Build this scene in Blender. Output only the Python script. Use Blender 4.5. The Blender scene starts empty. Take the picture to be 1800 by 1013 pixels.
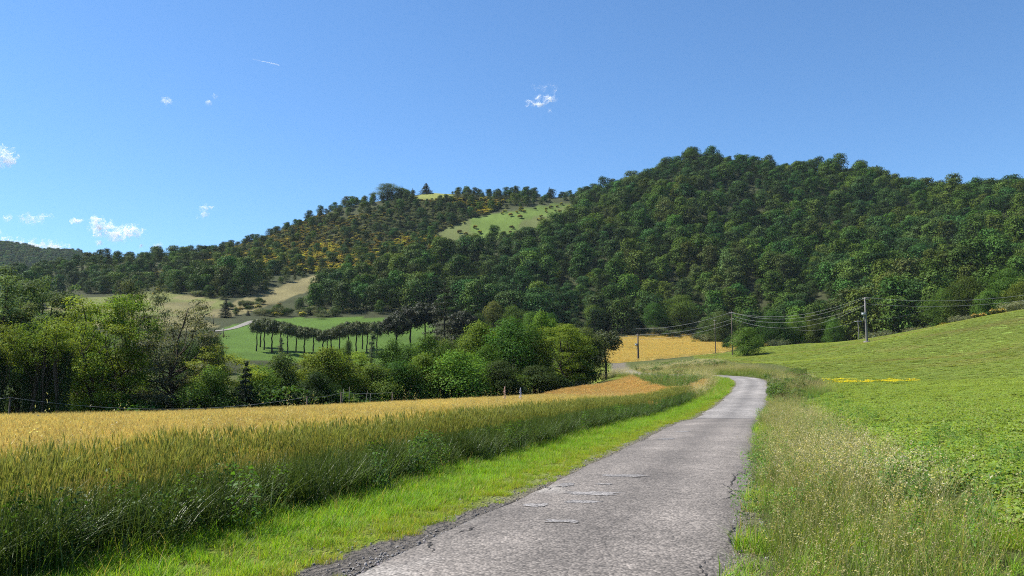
import bpy, math, random
import numpy as np
from mathutils import Vector
from math import radians, sin, cos, pi

# ------------------------------------------------------------------ camera, sky, sun, exposure
sc = bpy.context.scene
COL = sc.collection
IMG_F, IMG_H, CAM_Z = 1386.0, 665.0, 1.7          # focal length and horizon row, in pixels of an 1800 px wide frame
PITCH = math.atan((IMG_H - 506.5) / IMG_F)
cam_d = bpy.data.cameras.new('camera')
cam = bpy.data.objects.new('camera', cam_d); COL.objects.link(cam)
cam.location = (0, 0, CAM_Z); cam.rotation_euler = (pi / 2 + PITCH, 0, 0)
cam_d.sensor_width = 36.0; cam_d.lens = 36.0 * IMG_F / 1800.0
cam_d.clip_start = 0.05; cam_d.clip_end = 30000.0
sc.camera = cam

SUN_AZ, SUN_EL = radians(-72), radians(54)         # azimuth from +Y, negative = to the left
SUN_DIR = Vector((sin(SUN_AZ) * cos(SUN_EL), cos(SUN_AZ) * cos(SUN_EL), sin(SUN_EL)))
world = bpy.data.worlds.new('World'); sc.world = world; world.use_nodes = True
wn = world.node_tree.nodes; wl = world.node_tree.links
wn.clear()
wo = wn.new('ShaderNodeOutputWorld'); wb = wn.new('ShaderNodeBackground'); ws = wn.new('ShaderNodeTexSky')
ws.sky_type = 'NISHITA'; ws.sun_disc = False
ws.sun_elevation = SUN_EL; ws.sun_rotation = SUN_AZ
ws.altitude = 300; ws.air_density = 1.0; ws.dust_density = 0.1; ws.ozone_density = 3.5
wb.inputs['Strength'].default_value = 0.077
wt = wn.new('ShaderNodeMixRGB'); wt.blend_type = 'MULTIPLY'; wt.inputs[0].default_value = 1.0; wt.inputs[2].default_value = (0.665, 0.915, 1.10, 1.0)   # the camera's rendering of clear-sky blue
wl.new(ws.outputs[0], wt.inputs[1]); wl.new(wt.outputs[0], wb.inputs['Color']); wl.new(wb.outputs[0], wo.inputs['Surface'])
sun_d = bpy.data.lights.new('sun', 'SUN'); sun_d.energy = 5.0; sun_d.angle = radians(0.53); sun_d.color = (1.0, 0.955, 0.88)
sun = bpy.data.objects.new('sun', sun_d); COL.objects.link(sun)
sun.rotation_euler = (-SUN_DIR).to_track_quat('-Z', 'Y').to_euler()
sun.location = (-80, 30, 120)
vs = sc.view_settings
vs.view_transform = 'Standard'; vs.look = 'None'; vs.exposure = 1.08; vs.gamma = 1.0
cy = sc.cycles
cy.max_bounces = 6; cy.diffuse_bounces = 3; cy.glossy_bounces = 2; cy.transmission_bounces = 3
cy.transparent_max_bounces = 64; cy.volume_bounces = 1
cy.caustics_reflective = False; cy.caustics_refractive = False
cy.use_denoising = False; cy.use_adaptive_sampling = False
cy.pixel_filter_type = 'BLACKMAN_HARRIS'; cy.filter_width = 1.05

HAZE = 0.00004
RNG = np.random.default_rng(7)
random.seed(7)

# ------------------------------------------------------------------ helpers: pixels of the survey picture <-> the place
def ray(px, py):
    u = (np.asarray(px, float) - 900.0) / IMG_F; v = (506.5 - np.asarray(py, float)) / IMG_F
    return u, cos(PITCH) - v * sin(PITCH), sin(PITCH) + v * cos(PITCH)
def at(px, py, D, dz=0.0):
    """point on the sight line through a surveyed pixel, D metres ahead"""
    x, y, z = ray(px, py); t = D / y
    return float(x * t), float(D), float(CAM_Z + z * t + dz)
def xat(px, D, py=620):
    return at(px, py, D)[0]
def project(x, y, z):
    dz = z - CAM_Z
    yc = y * cos(PITCH) + dz * sin(PITCH); zc = -y * sin(PITCH) + dz * cos(PITCH)
    yc = np.where(yc < 0.05, 0.05, yc)
    return 900.0 + IMG_F * x / yc, 506.5 - IMG_F * zc / yc

ROAD_A = radians(17.5)
RX, RY = sin(ROAD_A), cos(ROAD_A)
def so(s, o):                                       # along the near road, offset to its left
    return s * RX - o * RY, s * RY + o * RX

def in_poly(px, py, poly):
    px = np.asarray(px); py = np.asarray(py); inside = np.zeros(px.shape, bool)
    n = len(poly)
    for i in range(n):
        x0, y0 = poly[i]; x1, y1 = poly[(i + 1) % n]
        if y0 == y1: continue
        c = ((y0 > py) != (y1 > py)) & (px < (x1 - x0) * (py - y0) / (y1 - y0) + x0)
        inside ^= c
    return inside

# value noise on the ground plane, for placement and colour of real patches
_NT = RNG.random((256, 256))
def vnoise(x, y, s):
    x = np.asarray(x) / s + 1000.0; y = np.asarray(y) / s + 1000.0
    xi = np.floor(x).astype(int); yi = np.floor(y).astype(int); fx = x - xi; fy = y - yi
    fx = fx * fx * (3 - 2 * fx); fy = fy * fy * (3 - 2 * fy)
    g = lambda a, b: _NT[a % 256, b % 256]
    return (g(xi, yi) * (1 - fx) + g(xi + 1, yi) * fx) * (1 - fy) + (g(xi, yi + 1) * (1 - fx) + g(xi + 1, yi + 1) * fx) * fy
def fbm(x, y, s):
    return (vnoise(x, y, s) * 4 + vnoise(x, y, s / 2.1) * 2 + vnoise(x, y, s / 4.3)) / 7

# ------------------------------------------------------------------ the lie of the land
CP = []
def cp(px, py, D, dz=0.0): CP.append(at(px, py, D, dz))
def cw(s, o, z): CP.append((*so(s, o), z))
for s in (-60, -30, -10, 5, 20, 35, 48):
    b = float(np.interp(s, (0, 20, 40, 48, 56, 63, 69), (0, -.12, -.24, -.25, -.08, .18, .42)))
    cw(s, 1.9, b); cw(s, 5.5, b - .03); cw(s, 8.0, b - .05)
    cw(s, -0.8, b + .04); cw(s, -3.5, b + .12); cw(s, -12, 0.2 + b * .5)
for s in (-60, -20, 10, 30, 50):
    cw(s, 20, -0.36 - (0.15 if s > 20 else 0))
    cw(s, -28, 0.5 if s < 40 else 0.7)
for s in (-60, -20, 5): cw(s, 34, -0.95); cw(s, 50, -4.0); cw(s, 90, -6.0)
for s in (-60, -20, 10): cw(s, -70, 3.0); cw(s, -150, 9.0)
# crest of the left wheat field (tops seen at these pixels, straw 0.8 tall), and the dip behind it
for px, py, D in ((-200, 741, 34), (0, 736, 38), (150, 733, 41), (300, 728, 45), (450, 722, 50), (600, 714, 55), (730, 707, 60), (850, 701, 66), (930, 696, 72)):
    cp(px, py, D, -0.78)
for px, py, D in ((1000, 683, 85), (1080, 667, 101)): cp(px, py, D, -0.6)
for px, D, z in ((-300, 52, -3.5), (0, 56, -3.6), (200, 62, -3.6), (400, 70, -3.6), (600, 78, -3.4), (800, 88, -3.0), (900, 96, -2.4), (980, 106, -1.2), (1030, 120, 0.4),
                 (-300, 90, -4), (0, 95, -4), (300, 105, -4), (600, 120, -3.5), (850, 135, -2), (1000, 145, 0.6),
                 (-300, 150, 0), (0, 160, 0), (300, 165, 0), (600, 170, 0), (850, 180, 1.5), (1000, 190, 5)):
    CP.append((xat(px, D), D, z))
# the bend of the road and the mound left of it
ROADPTS = [so(s, 1.9) + (float(np.interp(s, (0, 20, 40, 48, 56, 63, 69), (0, -.12, -.24, -.25, -.08, .18, .42))),) for s in (-60, -40, -25, -12, 0, 8, 16, 24, 32, 38)] + \
          [at(1284, 732, 43), at(1297, 719, 50), at(1308, 704, 58.5), at(1316, 690.5, 67.5), at(1321, 680.5, 75.5), at(1322, 672.5, 83), at(1314, 667, 89), at(1292, 663.5, 93.5), at(1255, 661.5, 96), at(1212, 660.5, 98.5), at(1172, 660, 102), at(1142, 659.5, 107), at(1120, 659, 115), at(1106, 657.5, 128), at(1096, 655, 148), at(1090, 651, 170)]
for p in ROADPTS[10:]: CP.append(p)
cp(1180, 673, 84, -.5); cp(1230, 668, 87, -.4); cp(1130, 667, 93, -.4); cp(1230, 690, 70, -.4); cp(1265, 677, 80, -.2); cp(1080, 661, 106, -.3)
cp(1050, 690, 78, -.6)
# right-hand field up to its crest
for px, py, D in ((1400, 676, 82), (1375, 660, 98), (1320, 650, 112), (1240, 644, 122), (1180, 646, 130), (1135, 648, 140), (1200, 634, 155), (1300, 638, 140),
                  (1500, 690, 68), (1650, 690, 66), (1800, 688, 64), (2000, 685, 62),
                  (1450, 667, 90), (1600, 666, 88), (1750, 664, 84),
                  (1400, 635, 135), (1330, 627, 165), (1270, 626, 180), (1200, 628, 195),
                  (1527, 601.5, 155), (1500, 630, 122), (1650, 625, 118), (1800, 610, 112), (1950, 600, 108),
                  (1650, 590, 138), (1800, 575, 132), (2000, 545, 128),
                  (1420, 605, 188), (1527, 596, 172), (1600, 583.5, 166), (1680, 567, 160), (1740, 555, 156), (1800, 545, 152), (1900, 528, 148), (2050, 510, 145)):
    cp(px, py, D)
cp(1345, 611, 205); cp(1300, 620, 205)
# behind the crest
for px, D, z in ((1345, 235, 8), (1420, 220, 6), (1527, 205, 6), (1650, 195, 9), (1800, 185, 14), (2000, 180, 18)):
    CP.append((xat(px, D), D, z))
# far straw field
for px, py, D in ((1065, 642, 215), (1110, 643, 215), (1200, 626, 235), (1280, 617, 250), (1080, 618, 265), (1180, 605, 290), (1250, 605, 285), (1330, 606, 275),
                  (1080, 596, 325), (1150, 591, 335), (1230, 592, 335), (1290, 600, 320)):
    cp(px, py, D)
# the pine field and its surroundings
for px, py, D in ((420, 622, 225), (560, 634, 222), (680, 634, 224), (360, 612, 235), (330, 590, 262), (420, 588, 275), (480, 600, 262), (560, 608, 258), (650, 600, 262), (700, 610, 250),
                  (440, 566, 315), (520, 563, 330), (600, 562, 335), (690, 563, 330), (780, 575, 290), (900, 590, 280), (1000, 600, 270),
                  (300, 575, 300), (200, 570, 300), (100, 565, 310), (0, 560, 320), (-150, 560, 320),
                  (390, 578, 300), (800, 560, 345), (900, 560, 345), (1000, 575, 340)):
    cp(px, py, D)
# slopes of the left hill (ground below the crowns)
for px, py, D in ((350, 548, 355), (430, 540, 375), (500, 520, 410), (560, 500, 445), (600, 485, 470), (110, 535, 380), (220, 530, 385), (330, 528, 395), (110, 515, 430), (250, 517, 430), (380, 525, 415), (440, 510, 430),
                  (0, 520, 410), (-150, 520, 410),
                  (100, 504, 500), (250, 486, 520), (400, 470, 520), (500, 460, 520), (600, 440, 530), (700, 440, 530), (750, 415, 545),
                  (170, 487, 640), (300, 464, 640), (400, 441, 640), (470, 415, 645), (540, 385, 650), (600, 363, 655), (650, 352, 660), (700, 348, 665), (760, 342, 670), (830, 346, 672), (900, 344, 672), (1000, 343, 680), (1060, 338, 690),
                  (400, 450, 590), (550, 415, 595), (650, 385, 605), (760, 375, 615), (850, 375, 630),
                  (790, 412, 560), (850, 420, 552), (900, 395, 580), (960, 372, 615), (1000, 362, 640), (800, 400, 575), (880, 384, 600),
                  (0, 494, 640), (60, 496, 640), (-150, 488, 640), (120, 495, 660)):
    cp(px, py, D)
# the big wooded hill
for px, py, D in ((520, 555, 350), (700, 545, 362), (900, 545, 362), (1060, 575, 350), (1200, 588, 342), (1330, 595, 330), (1450, 596, 300), (1600, 580, 262), (1800, 545, 240), (2000, 520, 235),
                  (620, 520, 395), (720, 490, 425), (800, 450, 480), (870, 430, 520), (960, 405, 560),
                  (700, 515, 400), (850, 500, 410), (1000, 500, 405), (1150, 510, 395), (1300, 530, 375), (1450, 525, 345), (1600, 510, 320), (1800, 480, 310), (2000, 470, 300),
                  (900, 455, 455), (1050, 430, 465), (1200, 430, 450), (1350, 450, 440), (1500, 450, 420), (1650, 440, 400), (1800, 420, 395), (2000, 400, 390),
                  (1050, 375, 560), (1150, 350, 560), (1250, 360, 530), (1350, 380, 515), (1500, 390, 490), (1650, 395, 480), (1800, 380, 470), (2000, 360, 460),
                  (1100, 345, 640), (1160, 310, 635), (1215, 289, 625), (1300, 298, 620), (1400, 309, 615), (1500, 327, 605), (1560, 343, 600), (1600, 354, 590), (1660, 364, 585), (1720, 362, 580), (1800, 347, 570), (1900, 322, 560), (2050, 315, 560)):
    cp(px, py, D)
for px, D, z in ((-400, 800, 90), (0, 800, 62), (170, 800, 66), (400, 800, 90), (700, 800, 110), (1000, 820, 115), (1215, 800, 130), (1500, 760, 110), (1800, 740, 100), (2100, 740, 90),
                 (-300, 1100, 60), (300, 1100, 60), (900, 1100, 60), (1500, 1100, 60), (2100, 1100, 60),
                 (300, 1500, 200), (900, 1500, 80), (1500, 1500, 80), (2100, 1500, 80)):
    CP.append((xat(px, D), D, z))
for px, py, D in ((-400, 400, 1500), (-200, 410, 1480), (-60, 425, 1450), (0, 431, 1430), (45, 440, 1430), (90, 449, 1450), (125, 446, 1460), (170, 466, 1500), (230, 485, 1550),
                  (0, 470, 1250), (100, 478, 1250), (200, 490, 1250), (-200, 470, 1250)):
    cp(px, py, D)
for px, D, z in ((-400, 2000, 100), (300, 2000, 100), (900, 2000, 60), (1500, 2000, 60), (2200, 2000, 60)):
    CP.append((xat(px, D), D, z))
for x, y, z in ((-700, 100, 30), (-400, 0, 5), (400, 0, 40), (700, 200, 70), (-300, -300, 0), (300, -300, 10), (0, -300, 0), (-1500, -1500, 0), (1500, -1500, 0), (-2500, 300, 60), (2500, 300, 60)):
    CP.append((x, y, z))
CP = np.array(CP, float)
def _kern(dx, dy):
    return np.sqrt(dx * dx + dy * dy + 9.0)
def _fit(P):
    n = len(P); X, Y, Z = P.T
    K = -_kern(X[:, None] - X[None], Y[:, None] - Y[None]); K[np.diag_indices(n)] -= 0.15
    A = np.zeros((n + 3, n + 3)); A[:n, :n] = K; A[:n, n] = 1; A[:n, n + 1] = X / 100; A[:n, n + 2] = Y / 100
    A[n:, :n] = A[:n, n:].T
    return np.linalg.solve(A, np.concatenate([Z, np.zeros(3)]))
_W = _fit(CP)
def height(x, y):
    """ground height, metres, at plan position x, y (arrays)"""
    x = np.atleast_1d(np.asarray(x, float)); y = np.atleast_1d(np.asarray(y, float)); sh = x.shape
    x = x.ravel(); y = y.ravel(); out = np.empty(len(x)); n = len(CP)
    for i in range(0, len(x), 20000):
        a, b = x[i:i + 20000], y[i:i + 20000]
        K = -_kern(a[:, None] - CP[None, :, 0], b[:, None] - CP[None, :, 1])
        gul = np.clip((b - 350) / 90, 0, 1) * (0.35 + 0.65 * np.clip((650 - b) / 70, 0, 1)) * np.clip((1000 - b) / 200, 0, 1)      # gullies and spurs of the wooded slopes
        out[i:i + 20000] = K @ _W[:n] + _W[n] + _W[n + 1] * a / 100 + _W[n + 2] * b / 100 + gul * (13 * (vnoise(a, b * .55, 62.) - .5) + 6 * (vnoise(a + 500, b * .7, 27.) - .5))
    return out.reshape(sh)

# road centre line, resampled by arc length
def catmull(P, n=24):
    P = np.array(P, float); Q = np.vstack([2 * P[0] - P[1], P, 2 * P[-1] - P[-2]]); out = []
    for i in range(1, len(Q) - 2):
        for t in np.linspace(0, 1, n, endpoint=False):
            a, b, c, d = Q[i - 1:i + 3]
            out.append(0.5 * (2 * b + (c - a) * t + (2 * a - 5 * b + 4 * c - d) * t * t + (3 * b - a - 3 * c + d) * t ** 3))
    out.append(P[-1]); return np.array(out)
RC = catmull(ROADPTS)
_seg = np.r_[0, np.cumsum(np.hypot(*np.diff(RC[:, :2], axis=0).T))]
ROAD_S = np.arange(0, _seg[-1], 0.25)
RCX = np.interp(ROAD_S, _seg, RC[:, 0]); RCY = np.interp(ROAD_S, _seg, RC[:, 1])
_tx = np.gradient(RCX); _ty = np.gradient(RCY); _n = np.hypot(_tx, _ty); RTX, RTY = _tx / _n, _ty / _n
def road_so(x, y):
    """arc length and signed offset (left positive) of plan points relative to the road centre line"""
    x = np.asarray(x, float).ravel(); y = np.asarray(y, float).ravel(); S = np.empty(len(x)); O = np.empty(len(x))
    sx, sy = RCX[::4], RCY[::4]
    for i in range(0, len(x), 20000):
        a, b = x[i:i + 20000], y[i:i + 20000]
        k = np.argmin((a[:, None] - sx) ** 2 + (b[:, None] - sy) ** 2, axis=1) * 4
        dx, dy = a - RCX[k], b - RCY[k]
        S[i:i + 20000] = ROAD_S[k] + dx * RTX[k] + dy * RTY[k]
        O[i:i + 20000] = -dx * RTY[k] + dy * RTX[k]
    return S, O
ROAD_W = 1.66                                       # half width

# ------------------------------------------------------------------ mesh and material helpers
class Geo:
    """collects numpy pieces: vertices, faces (3 or 4 corners), one colour per vertex"""
    def __init__(self): self.v = []; self.f = []; self.c = []; self.m = []; self.n = 0
    def add(self, V, F, C=(0.5, 0.5, 0.5), mat=0):
        V = np.asarray(V, float).reshape(-1, 3); F = np.asarray(F, int)
        C = np.asarray(C, float)
        if C.ndim == 1: C = np.tile(C, (len(V), 1))
        self.v.append(V); self.c.append(C); self.f.append(F + self.n); self.m.append(np.full(len(F), mat)); self.n += len(V)
        return self
    def mesh(self, name, mats, smooth=False):
        V = np.concatenate(self.v); C = np.concatenate(self.c); me = bpy.data.meshes.new(name)
        nl = sum(f.size for f in self.f); nf = sum(len(f) for f in self.f)
        me.vertices.add(len(V)); me.vertices.foreach_set('co', V.astype(np.float32).ravel())
        me.loops.add(nl); me.loops.foreach_set('vertex_index', np.concatenate([f.ravel() for f in self.f]).astype(np.int32))
        tot = np.concatenate([np.full(len(f), f.shape[1]) for f in self.f])
        me.polygons.add(nf); me.polygons.foreach_set('loop_start', np.r_[0, np.cumsum(tot)[:-1]].astype(np.int32))
        me.polygons.foreach_set('material_index', np.concatenate(self.m).astype(np.int32))
        if smooth: me.polygons.foreach_set('use_smooth', np.ones(nf, bool))
        ca = me.color_attributes.new('Col', 'FLOAT_COLOR', 'POINT')
        ca.data.foreach_set('color', np.c_[C, np.ones(len(C))].astype(np.float32).ravel())
        for m in (mats if isinstance(mats, (list, tuple)) else [mats]): me.materials.append(m)
        me.update(calc_edges=True); me.validate(); return me

def obj(name, me, parent=None, loc=None):
    o = bpy.data.objects.new(name, me); COL.objects.link(o)
    if parent is not None: o.parent = parent
    if loc is not None: o.location = loc
    return o
def tag(o, label=None, cat=None, group=None, kind=None):
    for k, v in (('label', label), ('category', cat), ('group', group), ('kind', kind)):
        if v: o[k] = v
    return o
def thing(name, label, cat, loc, rz=0.0, scale=1.0, group=None):
    e = bpy.data.objects.new(name, None); COL.objects.link(e)
    e.empty_display_size = 0.3; e.location = loc; e.rotation_euler = (0, 0, rz)
    e.scale = (scale, scale, scale) if np.isscalar(scale) else scale
    return tag(e, label, cat, group)

def nmat(name):
    m = bpy.data.materials.new(name); m.use_nodes = True; t = m.node_tree; t.nodes.clear()
    return m, t.nodes, t.links
def N(nodes, kind, **kw):
    n = nodes.new(kind)
    for k, v in kw.items(): setattr(n, k, v)
    return n

def leaf_mat(name, trans=0.38, rough=0.5, spec=0.25, tint=False, vary=0.30, hue=0.03, tcol=(1.25, 1.2, 0.55)):
    m, nd, lk = nmat(name)
    out = N(nd, 'ShaderNodeOutputMaterial'); col = N(nd, 'ShaderNodeVertexColor', layer_name='Col'); c = col.outputs[0]
    oi = N(nd, 'ShaderNodeObjectInfo')
    hs = N(nd, 'ShaderNodeHueSaturation')
    mr = N(nd, 'ShaderNodeMapRange'); mr.inputs[3].default_value = 1 - vary; mr.inputs[4].default_value = 1 + vary
    lk.new(oi.outputs['Random'], mr.inputs[0]); lk.new(mr.outputs[0], hs.inputs['Value'])
    mh = N(nd, 'ShaderNodeMath', operation='MULTIPLY'); mh.inputs[1].default_value = 37.7; lk.new(oi.outputs['Random'], mh.inputs[0])
    fr = N(nd, 'ShaderNodeMath', operation='FRACT'); lk.new(mh.outputs[0], fr.inputs[0])
    mh2 = N(nd, 'ShaderNodeMapRange'); mh2.inputs[3].default_value = 0.5 - hue; mh2.inputs[4].default_value = 0.5 + hue
    lk.new(fr.outputs[0], mh2.inputs[0]); lk.new(mh2.outputs[0], hs.inputs['Hue'])
    lk.new(c, hs.inputs['Color']); c = hs.outputs[0]
    if tint:
        at_ = N(nd, 'ShaderNodeAttribute', attribute_type='INSTANCER', attribute_name='tint')
        mx = N(nd, 'ShaderNodeMixRGB', blend_type='MULTIPLY'); mx.inputs[0].default_value = 1
        lk.new(c, mx.inputs[1]); lk.new(at_.outputs['Color'], mx.inputs[2]); c = mx.outputs[0]
    p = N(nd, 'ShaderNodeBsdfPrincipled'); p.inputs['Roughness'].default_value = rough
    p.inputs['Specular IOR Level'].default_value = spec
    lk.new(c, p.inputs['Base Color'])
    tr = N(nd, 'ShaderNodeBsdfTranslucent')
    tc = N(nd, 'ShaderNodeMixRGB', blend_type='MULTIPLY'); tc.inputs[0].default_value = 1; tc.inputs[2].default_value = (*tcol, 1)
    lk.new(c, tc.inputs[1]); lk.new(tc.outputs[0], tr.inputs['Color'])
    ms = N(nd, 'ShaderNodeMixShader'); ms.inputs[0].default_value = trans
    lk.new(p.outputs[0], ms.inputs[1]); lk.new(tr.outputs[0], ms.inputs[2]); lk.new(ms.outputs[0], out.inputs['Surface'])
    return m
def plain_mat(name, col, rough=0.8, noise=0.25, scale=8.0, metal=0.0, bump=0.0):
    m, nd, lk = nmat(name)
    out = N(nd, 'ShaderNodeOutputMaterial'); p = N(nd, 'ShaderNodeBsdfPrincipled')
    tc = N(nd, 'ShaderNodeTexCoord'); nz = N(nd, 'ShaderNodeTexNoise'); nz.inputs['Scale'].default_value = scale; nz.inputs['Detail'].default_value = 6
    lk.new(tc.outputs['Object'], nz.inputs['Vector'])
    mx = N(nd, 'ShaderNodeMixRGB'); mx.inputs[1].default_value = (*[c * (1 - noise) for c in col], 1); mx.inputs[2].default_value = (*[min(1, c * (1 + noise)) for c in col], 1)
    lk.new(nz.outputs['Fac'], mx.inputs[0]); lk.new(mx.outputs[0], p.inputs['Base Color'])
    p.inputs['Roughness'].default_value = rough; p.inputs['Metallic'].default_value = metal
    if bump:
        b = N(nd, 'ShaderNodeBump'); b.inputs['Strength'].default_value = bump; b.inputs['Distance'].default_value = 0.03
        lk.new(nz.outputs['Fac'], b.inputs['Height']); lk.new(b.outputs[0], p.inputs['Normal'])
    lk.new(p.outputs[0], out.inputs['Surface'])
    return m

# ---- real copies spread over points (grass, straw, far woods): one object each
_GN = {}
def slope_rot(x, y, e=1.5):
    """random spin, laid on the slope of the ground"""
    gx_ = (height(x + e, y) - height(x - e, y)) / (2 * e); gy_ = (height(x, y + e) - height(x, y - e)) / (2 * e)
    n_ = unit(np.c_[-gx_, -gy_, np.ones(len(x))]); s_ = RNG.random(len(x)) * 2 * pi; d_ = np.c_[np.cos(s_), np.sin(s_), np.zeros(len(x))]
    X = unit(d_ - n_ * (d_ * n_).sum(1)[:, None]); Y = np.cross(n_, X)
    return np.c_[np.arctan2(Y[:, 2], n_[:, 2]), np.arcsin(np.clip(-X[:, 2], -1, 1)), np.arctan2(X[:, 1], X[:, 0])]
def spread(name, pts, sources, rz=None, rot3=None, scale=None, idx=None, tint=None, tilt=None, label=None, cat=None, kind='stuff'):
    pts = np.asarray(pts, np.float32); n = len(pts)
    me = bpy.data.meshes.new(name); me.vertices.add(n); me.vertices.foreach_set('co', pts.ravel())
    def attr(nm, ty, arr, key):
        a = me.attributes.new(nm, ty, 'POINT'); a.data.foreach_set(key, np.ascontiguousarray(arr, dtype=np.int32 if ty == 'INT' else np.float32).ravel())
    rot = np.zeros((n, 3)); rot[:, 2] = RNG.random(n) * 2 * pi if rz is None else rz
    if tilt is not None: rot[:, 0] = RNG.normal(0, tilt, n); rot[:, 1] = RNG.normal(0, tilt, n)
    if rot3 is not None: rot = rot3 + (RNG.normal(0, tilt or 0, (n, 3)) * [1, 1, 0])
    attr('rot', 'FLOAT_VECTOR', rot, 'vector')
    sv = np.ones((n, 3)) if scale is None else (np.repeat(np.asarray(scale, float)[:, None], 3, 1) if np.ndim(scale) == 1 else np.asarray(scale))
    attr('scl', 'FLOAT_VECTOR', sv, 'vector')
    attr('which', 'INT', RNG.integers(0, len(sources), n) if idx is None else idx, 'value')
    t4 = np.ones((n, 4)); 
    if tint is not None: t4[:, :3] = tint
    attr('tint', 'FLOAT_COLOR', t4, 'color')
    o = obj(name, me); tag(o, label, cat, None, kind)
    g = bpy.data.node_groups.new('spread_' + name, 'GeometryNodeTree')
    g.interface.new_socket('Geometry', in_out='INPUT', socket_type='NodeSocketGeometry')
    g.interface.new_socket('Geometry', in_out='OUTPUT', socket_type='NodeSocketGeometry')
    nd, lk = g.nodes, g.links
    gi = nd.new('NodeGroupInput'); go = nd.new('NodeGroupOutput')
    iop = nd.new('GeometryNodeInstanceOnPoints'); g2i = nd.new('GeometryNodeGeometryToInstance')
    m2p = nd.new('GeometryNodeMeshToPoints'); lk.new(gi.outputs[0], m2p.inputs['Mesh'])
    for s_ in reversed(sources):
        oi = nd.new('GeometryNodeObjectInfo'); oi.transform_space = 'ORIGINAL'; oi.inputs['Object'].default_value = s_; oi.inputs['As Instance'].default_value = False
        lk.new(oi.outputs['Geometry'], g2i.inputs[0])
    iop.inputs['Pick Instance'].default_value = True
    def na(nm, ty):
        a = nd.new('GeometryNodeInputNamedAttribute'); a.data_type = ty; a.inputs[0].default_value = nm; return a.outputs[0]
    lk.new(m2p.outputs[0], iop.inputs['Points']); lk.new(g2i.outputs[0], iop.inputs['Instance'])
    lk.new(na('which', 'INT'), iop.inputs['Instance Index'])
    e2r = nd.new('FunctionNodeEulerToRotation'); lk.new(na('rot', 'FLOAT_VECTOR'), e2r.inputs[0]); lk.new(e2r.outputs[0], iop.inputs['Rotation'])
    lk.new(na('scl', 'FLOAT_VECTOR'), iop.inputs['Scale'])
    lk.new(iop.outputs[0], go.inputs[0])
    md = o.modifiers.new('spread', 'NODES'); md.node_group = g
    return o
def source(name, me):                               # a model that only the spreads above draw
    return bpy.data.objects.new(name, me)

# ------------------------------------------------------------------ shapes
def tube(path, rad, sides=6):
    P = np.asarray(path, float); R = np.broadcast_to(np.asarray(rad, float), (len(P),))
    T = np.gradient(P, axis=0); T /= np.linalg.norm(T, axis=1)[:, None] + 1e-9
    up = np.where(np.abs(T[:, 2:3]) > 0.9, [[1.0, 0, 0]], [[0, 0, 1.0]])
    A = np.cross(T, up); A /= np.linalg.norm(A, axis=1)[:, None] + 1e-9; B = np.cross(T, A)
    th = np.linspace(0, 2 * pi, sides, endpoint=False)
    V = P[:, None] + R[:, None, None] * (np.cos(th)[None, :, None] * A[:, None] + np.sin(th)[None, :, None] * B[:, None])
    n = len(P); i = np.arange(n * sides).reshape(n, sides); j = np.roll(i, -1, 1)
    F = np.stack([i[:-1], j[:-1], j[1:], i[1:]], -1).reshape(-1, 4)
    V = V.reshape(-1, 3)
    caps = [[k for k in range(sides)][::-1], [(n - 1) * sides + k for k in range(sides)]]
    return V, F, np.array(caps)
def add_tube(g, path, rad, col, sides=6, mat=0, caps=True):
    V, F, c = tube(path, rad, sides); g.add(V, F, col, mat)
    if caps: g.f.append(c + g.n - len(V)); g.m.append(np.full(2, mat))
def add_box(g, lo, hi, col, mat=0, M=None):
    x0, y0, z0 = lo; x1, y1, z1 = hi
    V = np.array([[x0, y0, z0], [x1, y0, z0], [x1, y1, z0], [x0, y1, z0], [x0, y0, z1], [x1, y0, z1], [x1, y1, z1], [x0, y1, z1]])
    g.add(V if M is None else V @ M, [[0, 3, 2, 1], [4, 5, 6, 7], [0, 1, 5, 4], [1, 2, 6, 5], [2, 3, 7, 6], [3, 0, 4, 7]], col, mat)
def unit(v): return v / (np.linalg.norm(v, axis=-1, keepdims=True) + 1e-9)
def cards(g, C, Nn, size, col, rng, aspect=0.55, mat=0, fold=0.15):
    """leaf-shaped faces: pointed rhombs at C facing about Nn"""
    n = len(C); Nn = unit(Nn); r = unit(rng.normal(size=(n, 3)))
    A = unit(np.cross(Nn, r)); B = np.cross(Nn, A); s = np.broadcast_to(size, (n,))[:, None]
    k = 0.5 + 0.18 * rng.random((n, 1))
    a = s * 0.5; b = s * 0.5 * aspect * (0.75 + 0.5 * rng.random((n, 1)))
    V = np.stack([C - A * a, C + A * a * (2 * k - 1) + B * b + Nn * s * fold, C + A * a, C + A * a * (2 * k - 1) - B * b + Nn * s * fold], 1)
    F = np.arange(4 * n).reshape(n, 4)
    g.add(V.reshape(-1, 3), F, np.repeat(np.broadcast_to(col, (n, 3)), 4, 0), mat)

def jitter(col, n, rng, v=0.25, h=0.08):
    c = np.tile(np.asarray(col, float), (n, 1)) * (1 + v * (rng.random((n, 1)) * 2 - 1))
    c *= 1 + h * (rng.random((n, 3)) * 2 - 1)
    return np.clip(c, 0.004, 0.9)

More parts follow.
